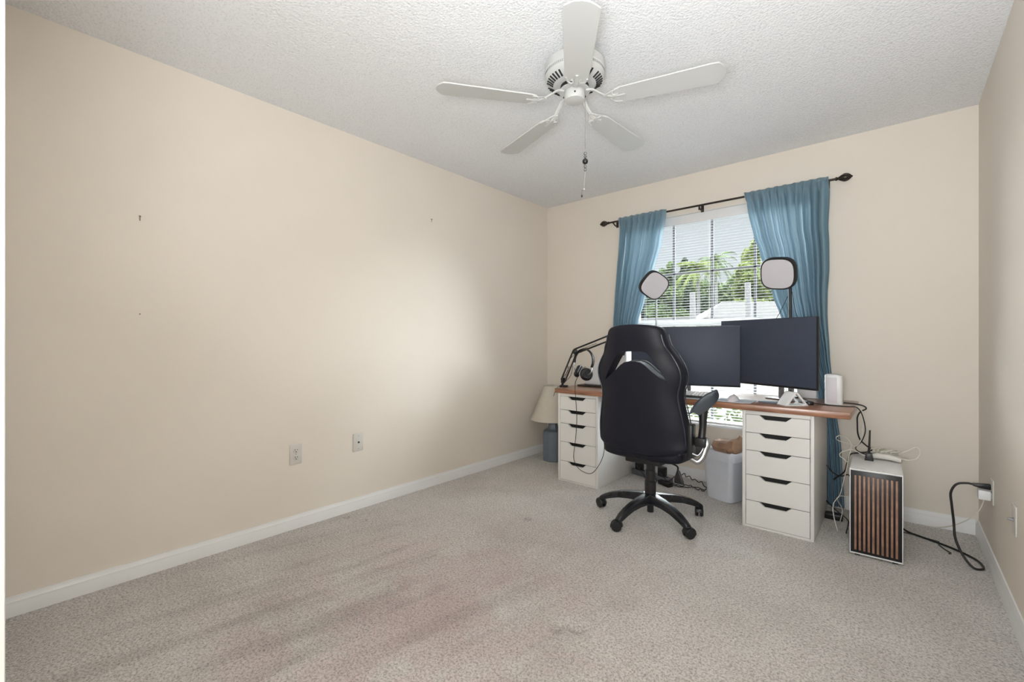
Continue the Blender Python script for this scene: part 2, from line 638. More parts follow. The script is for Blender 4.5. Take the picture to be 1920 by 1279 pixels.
# ------------------------------------------------------------------ curtain rod and curtains
RY, RZ = 3.56, 2.150
rod = thing('curtain_rod', (-1.165, 3.64, RZ), 'thin dark bronze curtain rod with leaf finials over the window', 'curtain rod')
MB().cyl((-1.94, RY, RZ), (-.31, RY, RZ), .0075, n=14).build('pole', 'bronze', rod)
for sgn, x in ((-1, -1.94), (1, -.31)):
    b = MB()
    b.lathe([(0, 0), (.011, .002), (.012, .010), (.008, .014), (.010, .022), (.019, .040), (.022, .052), (.018, .068), (.009, .082), (.003, .092), (0, .094)]
            if sgn > 0 else [(0, 0), (.011, -.002), (.012, -.010), (.008, -.014), (.010, -.022), (.019, -.040), (.022, -.052), (.018, -.068), (.009, -.082), (.003, -.092), (0, -.094)],
            (x, RY, RZ), 14, axis='x')
    for k in range(6):
        a = k*PI/3
        pts = []
        for (r, h) in ((.010, .020), (.021, .040), (.024, .052), (.020, .068), (.008, .084)):
            pts.append((x+sgn*h, RY+r*math.cos(a+h*12), RZ+r*math.sin(a+h*12)))
        b.tube(pts, .0022, 5, k=4)
    b.build('finial', 'bronze', rod)
for x in (-1.90, -1.165, -.355):
    b = MB()
    b.box(x-.011, x+.011, 3.634, 3.640, RZ-.035, RZ+.02, .002)
    b.tube([(x, 3.636, RZ-.022), (x, 3.60, RZ-.026), (x, RY, RZ-.012)], .005, 8)
    b.tube([(x, RY-.012, RZ+.004), (x, RY-.009, RZ-.009), (x, RY, RZ-.0125), (x, RY+.011, RZ-.008), (x, RY+.012, RZ+.004)], .003, 6)
    if x == -1.165:
        b.cyl((x, RY, RZ-.012), (x, RY, RZ-.034), .006, n=8)
    b.build('bracket', 'bronze', rod)

def curtain(name, zs, xl, xr, folds, amp, label, seed, ph=0, y_c=3.572):
    rnd = random.Random(seed)
    nU, nV = 220, 70
    jit = [rnd.uniform(-.6, .6) for _ in range(folds*2+3)]
    z0, z1 = zs[0], zs[-1]
    def interp(tab, z):
        for i in range(len(zs)-1):
            if zs[i] >= z >= zs[i+1]:
                t = (zs[i]-z)/(zs[i]-zs[i+1])
                t = t*t*(3-2*t)*.35+t*.65
                return tab[i]+(tab[i+1]-tab[i])*t
        return tab[-1]
    rings = []
    for j in range(nV+1):
        z = z0+(z1-z0)*j/nV
        a, c = interp(xl, z), interp(xr, z)
        ring = []
        for i in range(nU+1):
            u = i/nU
            q = u*folds
            k = int(q)
            jj = jit[k]+(jit[k+1]-jit[k])*(q-k)
            phase = 2*PI*(q+.28*jj)+ph
            top = max(0, 1-(z0-z)/.10)
            A = amp*(.50+1.1*abs(jj))
            ph2 = phase+.25*math.sin(z*1.5+u*5)+.2*math.sin(z*1.1+k)
            y = y_c-.002+A*math.copysign(abs(math.sin(ph2))**.65, math.sin(ph2))*(1-.4*top)
            y += .30*amp*math.sin(2.3*phase+1.1+z)*(1-top)
            x = a+(c-a)*u+.22*(c-a)/folds*math.sin(phase+PI/2)*(1-top)
            # the rod pocket passes in front of the rod
            pk = max(0, min(1, 1.8-abs(z-RZ)/.022))
            y = y*(1-pk)+(RY-.0125-.004*(1+math.sin(phase*2)))*pk
            y = min(max(y, 3.532), 3.622)
            ring.append((x, y, z+(.004*math.sin(phase) if j == 0 else 0)))
        rings.append(ring)
    b = MB()
    b.rings(rings, closed_u=False)
    o = b.build(name, 'curtain', None, org=((xl[0]+xr[0])/2, y_c, z1), ang=180)
    so = o.modifiers.new('thickness', 'SOLIDIFY')
    so.thickness = .0012
    return tag(o, label, 'curtain', 'blue curtains on the bronze rod')

curtain('curtain', [2.172, 1.90, 1.68, 1.45, 1.26, .9, .5, .03],
        [-1.845, -1.86, -1.878, -1.893, -1.905, -1.90, -1.90, -1.90],
        [-1.418, -1.467, -1.533, -1.608, -1.665, -1.70, -1.72, -1.72], 8, .034,
        'narrow blue curtain hanging left of the window, behind the left desk cabinet', 3)
curtain('curtain', [2.176, 2.02, 1.86, 1.74, 1.575, 1.41, 1.275, 1.0, .744, .4, .03],
        [-.847, -.826, -.791, -.753, -.713, -.666, -.620, -.50, -.405, -.40, -.40],
        [-.345, -.352, -.358, -.352, -.350, -.358, -.358, -.342, -.318, -.28, -.265], 10, .036,
        'wide blue curtain hanging right of the window, behind the larger monitor', 11, .8)

# ------------------------------------------------------------------ ceiling fan
FX, FY = -1.148, 1.774
fan = thing('ceiling_fan', (FX, FY, ZC), 'white five blade ceiling fan mounted close to the ceiling', 'ceiling fan')
ZT = ZC-.045
b = MB()
b.lathe([(0, ZC), (.085, ZC), (.088, ZC-.004), (.088, ZT-.004), (0, ZT-.004)], (FX, FY, 0), 48)
b.build('ceiling_canopy', 'white_metal', fan)
b = MB()
b.lathe([(0, ZT), (.134, ZT), (.139, ZT-.004), (.140, ZT-.038), (.137, ZT-.042), (.137, ZT-.054), (.139, ZT-.057),
         (.136, ZT-.066), (.126, ZT-.080), (.098, ZT-.096), (.078, ZT-.101), (.0, ZT-.101)], (FX, FY, 0), 56)
mo = b.build('motor_housing', 'white_metal', fan)
b = MB()
for k in range(90):                                   # fine grille band
    a = 2*PI*k/90
    c, s_ = math.cos(a), math.sin(a)
    b.box(-.0012, .0012, -.0012, .0012, -.0045, .0045)
    bmesh.ops.transform(b.bm, matrix=Matrix.Translation((FX+.1372*c, FY+.1372*s_, ZT-.048)), verts=b.bm.verts[-8:])
b.build('grille', 'silver', mo, smooth=False)['kind'] = 'stuff'
for k in range(40):                                   # dark radial vent slots
    if k % 8 == 7:
        continue
    a = 2*PI*k/40
    c, s_ = math.cos(a), math.sin(a)
    MB().tube([(FX+.128*c, FY+.128*s_, ZT-.0790), (FX+.100*c, FY+.100*s_, ZT-.0960)], .0042, 8, smooth=False).build('vent_slot', 'dark_gap', mo)
b = MB()
b.lathe([(0, ZT-.101), (.066, ZT-.101), (.066, ZT-.120), (.0, ZT-.120)], (FX, FY, 0), 36)
b.build('rotor', 'dark_gap', fan)
b = MB()
b.lathe([(0, ZT-.105), (.040, ZT-.105), (.0455, ZT-.113), (.048, ZT-.123), (.049, ZT-.158), (.045, ZT-.168), (.020, ZT-.173), (0, ZT-.174)], (FX, FY, 0), 40)
sw = b.build('switch_housing', 'white_metal', fan)
for da in (35, 215, 305, 125):
    a = R(da)
    MB().ball((FX+.049*math.cos(a), FY+.049*math.sin(a), ZT-.150), .0042, seg=8).build('screw', 'dark_gap', sw)
b = MB()
b.lathe([(.060, ZT-.120), (.070, ZT-.120), (.072, ZT-.127), (.060, ZT-.130), (.048, ZT-.127), (.048, ZT-.120)], (FX, FY, 0), 40)
b.build('flywheel', 'white_metal', fan)

BZ = 2.212
for k in range(5):
    ang = R(17.2+72*k)
    T = Matrix.Translation((FX, FY, BZ)) @ Matrix.Rotation(ang, 4, 'Z')
    Tp = T @ Matrix.Rotation(R(-7.5), 4, 'X')
    # blade iron
    b = MB(T)
    b.tube([(.055, 0, .053), (.085, .004, .050), (.115, .006, .030), (.145, .003, .010), (.178, 0, -.004)], [.010, .0085, .008, .009], 8, flat=(.6, 1.2))
    for sg in (-1, 1):
        b.tube([(.140, 0, .008), (.160, .018*sg, .004), (.185, .036*sg, -.003-sg*.005), (.215, .044*sg, -.004-sg*.007)], [.007, .005, .005], 6, flat=(.6, 1))
        b.tube([(.186, .036*sg, -.003-sg*.005), (.178, .022*sg, -.003), (.190, .012*sg, -.004), (.205, .020*sg, -.004)], .0038, 6)
    b.tube([(.17, 0, -.004), (.20, 0, -.006), (.235, 0, -.006)], [.009, .006], 6, flat=(.5, 1.2))
    iron = b.build('blade_iron', 'white_metal', fan)
    b = MB(Tp)
    prof = []
    r0, r1 = .185, .643
    w0, w1 = .050, .065
    prof += [(r0+.03, -w0*1.02), (r0+.008, -w0*.86), (r0, -w0*.45), (r0-.003, 0), (r0, w0*.45), (r0+.008, w0*.86), (r0+.03, w0*1.02)]
    prof += [(r1-.050, w1), (r1-.028, w1*.96), (r1-.014, w1*.66), (r1-.004, w1*.40), (r1, 0), (r1-.004, -w1*.40), (r1-.014, -w1*.66), (r1-.028, -w1*.96), (r1-.050, -w1)]
    b.prism(prof, 'z', -.003, .003, .0012, 1)
    b.build('blade', 'white_metal', fan)
# pull chains
cx, cy = FX+.050*math.cos(TH), FY+.050*math.sin(TH)
b = MB()
b.cyl((cx, cy, ZC-.205), (cx, cy, 2.005), .0011, n=6)
pc = b.build('pull_chain', 'silver', fan)
b = MB()
b.ball((cx, cy, 1.980), .0075, seg=10).build('dark_bead', 'bead_grey', pc)
MB().ball((cx, cy, 1.905), .0075, sz=1.2, seg=10).build('dark_bead', 'bead_grey', pc)
MB().ball((cx, cy, 1.965), .0065, seg=10).build('glass_bead', 'bead_grey', pc)
MB().ball((cx, cy, 1.919), .0075, seg=10).build('glass_bead', 'bead_grey', pc)
MB().ball((cx, cy, 1.943), .0135, sz=1.05, seg=16).build('black_bead', 'black_gloss', pc)
b = MB()
b.cyl((cx, cy, 1.896), (cx-.004, cy-.003, 1.815), .0006, n=5)
b.ball((cx-.004, cy-.003, 1.812), .004, seg=8)
b.build('clear_string', 'panel', pc)
b = MB()
b.tube([(cx-.004, cy-.003, 1.812), (cx-.012, cy-.008, 1.806), (cx-.013, cy-.009, 1.785)], .0007, 5)
b.lathe([(0, 0), (.004, -.004), (.0035, -.012), (0, -.014)], (cx-.013, cy-.009, 1.788), 8)
b.build('chain_tip', 'bronze', pc)

# ------------------------------------------------------------------ desk: two drawer units and a worktop
DX0, DX1, DY0, DY1, DZ0, DZ1 = -2.063, -.186, 2.900, 3.500, .690, .726
o = MB().box(DX0, DX1, DY0, DY1, DZ0, DZ1, .003).build('desk_worktop', 'wood', org=((DX0+DX1)/2, 3.2, DZ0))
tag(o, 'long reddish brown wooden worktop lying across two white drawer units', 'desk')

def drawer_unit(x0, label):
    x1, y0, y1, H = x0+.358, 2.915, 3.495, .690
    t = thing('drawer_unit', ((x0+x1)/2, (y0+y1)/2, 0), label, 'drawer unit', 'white drawer units under the desk')
    b = MB()
    b.box(x0, x0+.017, y0, y1, 0, H, .001).box(x1-.017, x1, y0, y1, 0, H, .001)
    b.box(x0+.017, x1-.017, y0, y1, H-.022, H, .0005).box(x0+.017, x1-.017, y0+.001, y1, 0, .012, .0005)
    b.box(x0+.017, x1-.017, y1-.008, y1-.002, .01, H-.02)
    b.build('carcass', 'cabinet', t)
    MB().box(x0+.018, x1-.018, y0+.06, y1-.01, .014, H-.024).build('drawer_interior', 'dark_gap', t, smooth=False)
    zs = [.667, .560, .455, .310, .159, .013]
    a, c = x0+.0195, x1-.0195
    W = c-a
    m = a+W*.475
    for i in range(5):
        zt, zb = zs[i]-.0015, zs[i+1]+.0015
        poly = [(a, zb), (c, zb), (c, zt), (m+W*.255, zt), (m+W*.165, zt-.024), (m-W*.165, zt-.024), (m-W*.255, zt), (a, zt)]
        b = MB()
        b.prism(poly, 'y', y0+.001, y0+.018)
        f = b.build('drawer', 'cabinet', t)
        bv = f.modifiers.new('edge', 'BEVEL')
        bv.width = .0012
        bv.segments = 2
        MB().prism([(m+W*.26, zt-.0005), (m+W*.17, zt-.026), (m-W*.17, zt-.026), (m-W*.26, zt-.0005)], 'y', y0+.030, y0+.034).build('handle_recess', 'dark_gap', f, smooth=False)
        if i < 99:
            MB().box(a, c, y0+.022, y0+.029, zb, zt-.030).build('drawer_back', 'cabinet', f, smooth=False)
    return t
drawer_unit(-2.040, 'white five drawer unit under the left end of the desk, beside the lamp')
drawer_unit(-.704, 'white five drawer unit under the right end of the desk, beside the waste bin')

# ------------------------------------------------------------------ gaming chair
CX, CY = -1.165, 2.66
ch = thing('office_chair', (CX, CY, 0), 'black leather high-backed swivel chair pushed up to the desk, seen from behind', 'chair')
b = MB()
b.lathe([(0, .040), (.020, .040), (.020, .085), (.030, .088), (.036, .10), (.045, .125), (.047, .150), (.040, .158), (0, .158)], (CX, CY, 0), 28)
b.build('hub', 'black_gloss', ch)
for k in range(5):
    a = R(44+72*k)
    T = Matrix.Translation((CX, CY, 0)) @ Matrix.Rotation(a, 4, 'Z')
    rings = []
    for (x, zt, th, wd) in ((.030, .157, .055, .034), (.07, .153, .050, .031), (.13, .147, .044, .027), (.20, .135, .040, .024), (.26, .116, .038, .022), (.30, .097, .034, .021), (.325, .080, .022, .019), (.330, .074, .012, .014)):
        ring = []
        for (u, v) in ((-1, -1), (-.55, -1.0), (.55, -1.0), (1, -1), (1, -.35), (.72, -.02), (.35, 0), (-.35, 0), (-.72, -.02), (-1, -.35)):
            ring.append((x, u*wd*.95, zt+v*th))
        rings.append(ring)
    b = MB(T)
    b.rings(rings)
    lg = b.build('leg', 'black_gloss', ch, ang=55)
    # caster
    sw_ = [R(70), R(20), R(-30), R(-60), R(80)][k]
    T2 = T @ Matrix.Translation((.312, 0, 0)) @ Matrix.Rotation(sw_, 4, 'Z')
    b = MB(T2)
    b.cyl((0, 0, .078), (0, 0, .045), .007, n=10)
    for s in (-1, 1):
        b.lathe([(0, s*.005), (.020, s*.005), (.029, s*.007), (.030, s*.018), (.026, s*.023), (.012, s*.025), (0, s*.025)], (.014, 0, .030), 20, axis='y')
    pts = []
    for i in range(9):
        q = R(-15+i*190/8)
        pts.append((.014+.033*math.cos(q), 0, .030+.033*math.sin(q)))
    b.tube(pts, .010, 8, k=2, flat=(.35, 2.0))
    b.build('caster', 'black', lg)
b = MB()
b.lathe([(0, .150), (.034, .150), (.034, .232), (.030, .236), (.0295, .30), (.026, .302), (.026, .362), (0, .362)], (CX, CY, 0), 28)
b.build('gas_lift', 'black', ch)
b = MB()
b.box(CX-.11, CX+.11, CY-.12, CY+.12, .360, .392, .006)
b.tube([(CX+.05, CY-.02, .375), (CX+.13, CY-.03, .372), (CX+.185, CY-.05, .365), (CX+.196, CY-.065, .345)], .005, 8)
b.build('tilt_mechanism', 'black', ch)
b = MB()
b.prism([(CX+.175, .270), (CX+.235, .268), (CX+.228, .286), (CX+.206, .345), (CX+.192, .350), (CX+.176, .300)], 'y', CY-.072, CY-.058, .004)
b.build('lever', 'black', ch)
# seat
b = MB()
rings = []
for j in range(13):
    t = j/12
    y = CY-.21+.50*t
    hw = .245+.02*math.sin(PI*t)-(.05 if j in (0, 12) else 0)
    ring = []
    for i in range(28):
        a = 2*PI*i/28
        c, s = math.cos(a), math.sin(a)
        x = hw*math.copysign(abs(c)**.55, c)
        zz = math.copysign(abs(s)**.6, s)
        th = .048 if 0 < j < 12 else .03
        side = abs(x/.265)**4*.022
        ring.append((CX+.01+x, y, .442+zz*th+(side if zz > 0 else 0)))
    rings.append(ring)
b.rings(rings)
st = b.build('seat', 'leather', ch, ang=60)
sb = st.modifiers.new('smooth', 'SUBSURF'); sb.levels = 1; sb.render_levels = 1

# backrest: lofted shell, then the headrest opening is cut through
BXc = -1.142
rows = [  # z, half width, centre y
    (.450, .150, 2.473), (.458, .215, 2.471), (.472, .252, 2.469), (.497, .272, 2.465), (.53, .283, 2.461), (.60, .280, 2.452), (.68, .266, 2.443),
    (.74, .254, 2.436), (.78, .248, 2.431), (.82, .252, 2.426), (.86, .264, 2.421), (.90, .272, 2.416), (.94, .268, 2.411), (.98, .250, 2.406),
    (1.02, .224, 2.401), (1.06, .200, 2.396), (1.10, .184, 2.391), (1.14, .174, 2.387), (1.165, .166, 2.384), (1.180, .150, 2.383), (1.186, .120, 2.383)]
def back_y(z):
    for i in range(len(rows)-1):
        if rows[i][0] <= z <= rows[i+1][0]:
            t = (z-rows[i][0])/(rows[i+1][0]-rows[i][0])
            return rows[i][2]+(rows[i+1][2]-rows[i][2])*t
    return rows[-1][2]
def back_w(z):
    for i in range(len(rows)-1):
        if rows[i][0] <= z <= rows[i+1][0]:
            t = (z-rows[i][0])/(rows[i+1][0]-rows[i][0])
            return rows[i][1]+(rows[i+1][1]-rows[i][1])*t
    return rows[-1][1]
b = MB()
rings = []
NR = 44
for j, (z, hw, yc) in enumerate(rows):
    ring = []
    e = min(j, len(rows)-1-j)
    d = (.022, .038, .045)[min(e, 2)]
    for i in range(NR):
        a = 2*PI*i/NR
        c, s = math.cos(a), math.sin(a)
        x = hw*math.copysign(abs(c)**.50, c)
        q = abs(x)/hw
        y = yc+d*math.copysign(abs(s)**.55, s)+.050*q**3*(1 if .5 < z < 1.05 else .5)
        zz = z+(.012*(1-q*q) if j >= len(rows)-3 else 0)-(.018*(1-q*q) if j <= 2 else 0)
        ring.append((BXc+x, y, zz))
    rings.append(ring)
b.rings(rings)
bk = b.build('backrest', 'leather', ch, ang=60)
sb = bk.modifiers.new('smooth', 'SUBSURF'); sb.levels = 2; sb.render_levels = 2
hole = [(-.190, .868), (-.172, .905), (-.135, .965), (-.098, 1.020), (-.082, 1.036), (-.055, 1.041), (.055, 1.041), (.082, 1.036), (.098, 1.020), (.135, .965), (.172, .905), (.190, .868),
        (.150, .898), (.110, .930), (.075, .962), (.050, .978), (.020, .984), (-.020, .984), (-.050, .978), (-.075, .962), (-.110, .930), (-.150, .898)]
cut = MB()
cut.prism([(BXc+u, v) for u, v in hole], 'y', 2.2, 2.7)
cu = cut.build('cutter', 'black')
bo = bk.modifiers.new('opening', 'BOOLEAN')
bo.operation = 'DIFFERENCE'
bo.object = cu
bo.solver = 'EXACT'
dg = bpy.context.evaluated_depsgraph_get()
dg.update()
me = bpy.data.meshes.new_from_object(bk.evaluated_get(dg), depsgraph=dg)
bk.modifiers.clear()
bk.data = me
bpy.data.objects.remove(cu)
for p in me.polygons:
    p.use_smooth = True
me.set_sharp_from_angle(angle=R(50))
# piping along the rear and front edges, light edge on the opening's lower lip
for (off, name) in ((-.034, 'rear_seam'), (.062, 'front_piping')):
    b = MB()
    for s in (-1, 1):
        pts = []
        for z in [.47+i*.035 for i in range(20)]:
            ww = back_w(z)
            q = .93 if off < 0 else .955
            pts.append((BXc+s*ww*q, back_y(z)+off+.050*q**3*(1 if .5 < z < 1.05 else .5), z))
        b.tube(pts, .0032, 6, k=3)
    pts = []
    for i in range(-6, 7):
        u = i/6*.93
        pts.append((BXc+u*back_w(1.15), back_y(1.15)+off+.02*abs(u)**3+(.002 if off < 0 else 0), 1.135+.016*(1-u*u)))
    if off < 0:
        pass
    b.build(name, 'piping', bk)
b = MB()
lip = [(-.150, .898), (-.110, .930), (-.075, .962), (-.045, .980), (0, .984), (.045, .980), (.075, .962), (.110, .930), (.150, .898)]
b.tube([(BXc+u, back_y(v)+.040+.05*(abs(u)/.27)**3, v+.002) for u, v in lip], .0045, 8, k=4)
b.build('opening_trim', 'silver', bk)
# armrests
def armrest(s, x, y0, z0, y1, z1):
    b = MB()
    b.box(x-s*.050-.016, x-s*.050+.016, 2.475, 2.545, .455, .640, .008)
    b.box(x-.028, x+.028, y0+.045, y0+.105, .520, .572, .008)
    b.tube([(x, y0+.075, .550), (x+s*.004, y0+.085, .62), (x+s*.004, y0+.090, .68), (x, y0+.10, z0+.020)], [.020, .019, .022, .030], 12, flat=(1, 1))
    ar = b.build('armrest', 'black', ch)
    rings = []
    n = 14
    for j in range(n+1):
        t = j/n
        y = y0+(y1-y0)*t
        z = z0+(z1-z0)*t+.004*math.sin(PI*t)
        ww = (.047 if s > 0 else .036)*max(.12, math.sin(PI*min(1, t*1.0*.86+.10)))**.55
        th = .018*max(.2, math.sin(PI*(t*.9+.05)))**.5
        ring = []
        for i in range(18):
            a = 2*PI*i/18
            ring.append((x+.030*(t-.5)*s+ww*math.cos(a), y, z+th*math.sin(a)-(.010*math.cos(2*a) if s > 0 else 0)))
        rings.append(ring)
    b = MB()
    b.rings(rings)
    b.build('arm_pad', 'black_pad', ar)
    if s < 0:
        return ar
    b = MB()
    b.tube([(x-s*.045, 2.490, .452), (x-s*.010, 2.492, .440), (x+s*.012, 2.505, .462), (x+s*.024, 2.520, .500), (x+s*.034, 2.530, .540), (x+s*.022, 2.535, .562), (x, 2.535, .556)], .010, 10, flat=(1.3, .8))
    b.tube([(x-s*.035, 2.486, .485), (x-s*.010, 2.490, .478), (x+s*.004, 2.500, .492), (x+s*.016, 2.515, .520)], .005, 8)
    b.build('chrome_bracket', 'chrome', ar)['label'] = 'curved chrome bracket'
    return ar
M['black_pad'] = mat('grey_black_pad', (.055, .065, .08), .30, var=.05)
armrest(1, -.815, 2.450, .712, 2.740, .800)
armrest(-1, -1.425, 2.560, .690, 2.800, .720)

# ------------------------------------------------------------------ monitors
def monitor(px, py, rot, w_, z0, z1, base, label, neck_off=0):
    """px,py: right end of the panel; rot: heading of the panel's long side (pointing right)"""
    u = Vector((math.cos(rot), math.sin(rot), 0))
    c = Vector((px, py, 0))-u*(w_/2)
    n = Vector((-math.sin(rot), math.cos(rot), 0))      # towards the back
    T = Matrix.Translation((c.x, c.y, 0)) @ Matrix.Rotation(rot, 4, 'Z')
    t = thing('monitor', (c.x, c.y, DZ1), label, 'monitor', 'computer monitors on the desk')
    b = MB(T)
    b.box(-w_/2, w_/2, 0, .022, z0, z1, .003)
    b.box(-.20, .20, .020, .055, z0+.06, z1-.08, .012)
    hs = b.build('housing', 'bezel', t)
    MB(T).box(-w_/2+.003, w_/2-.003, -.0015, .004, z0+.012, z1-.003, .001).build('screen', 'screen', t)
    b = MB(T)
    no = neck_off
    b.box(no-.045, no-.020, .060, .085, DZ1+.008, z0+.18, .004)
    b.box(no+.020, no+.045, .060, .085, DZ1+.008, z0+.18, .004)
    b.box(no-.045, no+.045, .052, .064, z0+.02, z0+.18, .003)
    b.box(no-.12, no+.12, .035, .135, DZ1, DZ1+.010, .004)
    b.build('stand', 'silver', t)
    return t
monitor(-.787, 3.215, R(15), .71, .792, 1.200, None, 'smaller looking dark monitor directly behind the black chair, screen off')
monitor(-.353, 3.085, R(-27), .68, .812, 1.243, None, 'dark monitor in front of the right curtain, angled towards the chair', .10)

# ------------------------------------------------------------------ key lights
def key_light(x, y, z, zrot, roll, scale, pole_x, label, wires):
    t = thing('panel_light', (pole_x, y+.02, DZ1), label, 'lamp', 'round cornered panel lights')
    T = Matrix.Translation((x, y, z)) @ Matrix.Rotation(zrot, 4, 'Z') @ Matrix.Rotation(R(20), 4, 'X') @ Matrix.Rotation(roll, 4, 'Y') @ Matrix.Rotation(R(0), 4, 'X')
    def sq(r, n=40, p=3.2):
        out = []
        for i in range(n):
            a = 2*PI*i/n
            c, s = math.cos(a), math.sin(a)
            k = r/((abs(c)**p+abs(s)**p)**(1/p))
            out.append((c*k, s*k))
        return out
    def ring(r, yy):
        return [(u, yy, v) for u, v in sq(r)]
    b = MB(T)
    b.rings([ring(scale*.88, .036), ring(scale, .026), ring(scale, -.004), ring(scale*.97, -.010), ring(scale*.90, -.007)])
    b.build('lamp_head', 'black', t)
    b = MB(T)
    b.rings([ring(scale*.905, -.004), ring(scale*.895, -.0095), ring(scale*.5, -.0115)])
    b.build('diffuser', 'panel', t)
    b = MB()
    b.tube([(x, y+.03, z), (pole_x, y+.055, z-.05), (pole_x, y+.050, z-.12)], .006, 8)
    b.cyl((pole_x, y+.050, z-.08), (pole_x, y+.050, DZ1+.02), .0065 if not wires else .010, n=12)
    b.build('pole', 'silver' if not wires else 'black', t)
    b = MB()
    b.lathe([(0, DZ1), (.045, DZ1), (.045, DZ1+.008), (.012, DZ1+.014), (.012, DZ1+.04), (0, DZ1+.04)], (pole_x, y+.050, 0), 24)
    b.build('foot', 'black', t)
    if wires:
        b = MB()
        b.tube([(pole_x-.012, y+.042, z-.15), (pole_x-.05, y+.035, z-.24), (pole_x-.09, y+.03, z-.36), (pole_x-.02, y+.04, z-.55)], .0018, 5)
        b.tube([(pole_x+.012, y+.042, z-.12), (pole_x+.03, y+.035, z-.24), (pole_x+.055, y+.03, z-.36), (pole_x+.02, y+.04, z-.55)], .0018, 5)
        b.build('power_wire', 'cable_black', t)
    return t
key_light(-1.450, 3.385, 1.537, R(44), R(33), .104, -1.455, 'panel light with tilted head on a thin pale pole, by the left curtain', False)
key_light(-.603, 3.385, 1.545, R(-12), R(7), .108, -.540, 'panel light with upright head on a thick dark pole, by the right curtain', True)

# ------------------------------------------------------------------ things on the desk
zt = DZ1
o = MB().prism([(-1.42, 2.925), (-.70, 2.925), (-.665, 2.945), (-.665, 3.10), (-1.42, 3.10)], 'z', zt, zt+.004, .001).build('desk_mat', 'mat_grey', org=(-1.0, 3.0, zt))
tag(o, 'flat pale grey desk mat at the front edge of the worktop', 'desk mat')
kb = thing('keyboard', (-1.12, 3.0, zt+.004), 'black keyboard with pale keys on the desk mat, half hidden by the chair', 'keyboard')
T = Matrix.Translation((-1.115, 3.03, zt+.0045)) @ Matrix.Rotation(R(4), 4, 'Z')
MB(T).prism([(-.070, 0), (.065, 0), (.065, .026), (-.062, .012), (-.070, .010)], 'x', -.22, .20, .002).build('keyboard_case', 'black', kb)
b = MB(T)
for r in range(5):
    for c in range(19):
        x0 = -.213+c*.0215
        y0 = -.056+r*.0225
        z0 = .012+(y0+.056)*.115
        b.box(x0, x0+.0185, y0, y0+.0185, z0, z0+.009, .0015, 1)
b.build('key', 'white', kb)['kind'] = 'stuff'
ms = thing('computer_mouse', (-.772, 2.975, zt+.004), 'light grey computer mouse on the desk mat', 'mouse')
b = MB()
rings = []
for j in range(11):
    t = j/10
    y = 2.925+.105*t
    ww = .032*max(.15, math.sin(PI*(.08+t*.84)))**.45
    hh = .036*max(.10, math.sin(PI*(.04+t*.80)))**.7
    rings.append([(-.772+ww*math.cos(a), y, zt+.0042+hh*math.sin(a)) for a in [PI*i/12 for i in range(13)]])
b.rings(rings)
b.build('mouse_shell', 'panel', ms)
MB().cyl((-.775, 2.998, zt+.036), (-.769, 2.998, zt+.036), .007, n=12).build('scroll_wheel', 'black', ms)

st_ = thing('folding_stand', (-.475, 3.03, zt), 'white triangular folding stand on the right half of the desk', 'stand')
T = Matrix.Translation((-.470, 3.035, zt)) @ Matrix.Rotation(R(42), 4, 'Z')
b = MB(T)
b.prism([(-.062, 0), (-.050, 0), (.006, .078), (-.010, .078)], 'y', -.045, .045, .003)
b.build('front_leaf', 'white', st_)
b = MB(T)
b.prism([(.060, 0), (.072, 0), (.008, .078), (-.006, .078)], 'y', -.045, -.028, .003)
b.prism([(.060, 0), (.072, 0), (.008, .078), (-.006, .078)], 'y', .028, .045, .003)
b.box(.045, .066, -.045, .045, 0, .010, .002)
b.build('rear_leaf', 'white', st_)
b = MB(T)
b.box(-.050, .060, -.045, .045, 0, .006, .002)
b.build('base_plate', 'white', st_)
o = MB().lathe([(0, 0), (.024, 0), (.026, .006), (.024, .018), (.018, .022), (0, .022)], (-.395, 3.115, zt), 20).build('cable_puck', 'black', org=(-.395, 3.115, zt))
tag(o, 'small black puck behind the white triangular stand', 'puck')
T = Matrix.Translation((-.585, 3.055, zt)) @ Matrix.Rotation(R(-20), 4, 'Z')
o = MB(T).box(-.055, .045, -.035, .035, .0005, .010, .003).build('mobile_phone', 'lampbase', org=(-.585, 3.055, zt))
tag(o, 'dark slate phone lying flat left of the white triangular stand', 'phone')

rt = thing('router', (-.286, 3.235, zt), 'white upright router tower at the right end of the desk', 'router')
def rrect(x0, x1, y0, y1, r, n=5):
    out = []
    for (cx_, cy_, a0) in ((x1-r, y1-r, 0), (x0+r, y1-r, 90), (x0+r, y0+r, 180), (x1-r, y0+r, 270)):
        for i in range(n+1):
            a = R(a0+90*i/n)
            out.append((cx_+r*math.cos(a), cy_+r*math.sin(a)))
    return out
b = MB()
rings = []
for (z, ins) in ((0, .003), (.004, 0), (.168, 0), (.174, .002), (.177, .006)):
    rings.append([(x, y, zt+z-(max(0, (x+.272))*.35 if z > .1 else 0)) for x, y in rrect(-.330+ins, -.244-ins, 3.200+ins, 3.285-ins, .020)])
b.rings(rings)
b.build('router_shell', 'white', rt)
MB().box(-.318, -.270, 3.1975, 3.2005, zt+.012, zt+.160, .001).build('front_panel', 'panel', rt)
wb = MB().box(-.505, -.398, 3.455, 3.490, zt, zt+.165, .006)
tag(wb.build('storage_box', 'white', org=(-.45, 3.47, zt)), 'thin white box standing behind the right monitor', 'box')
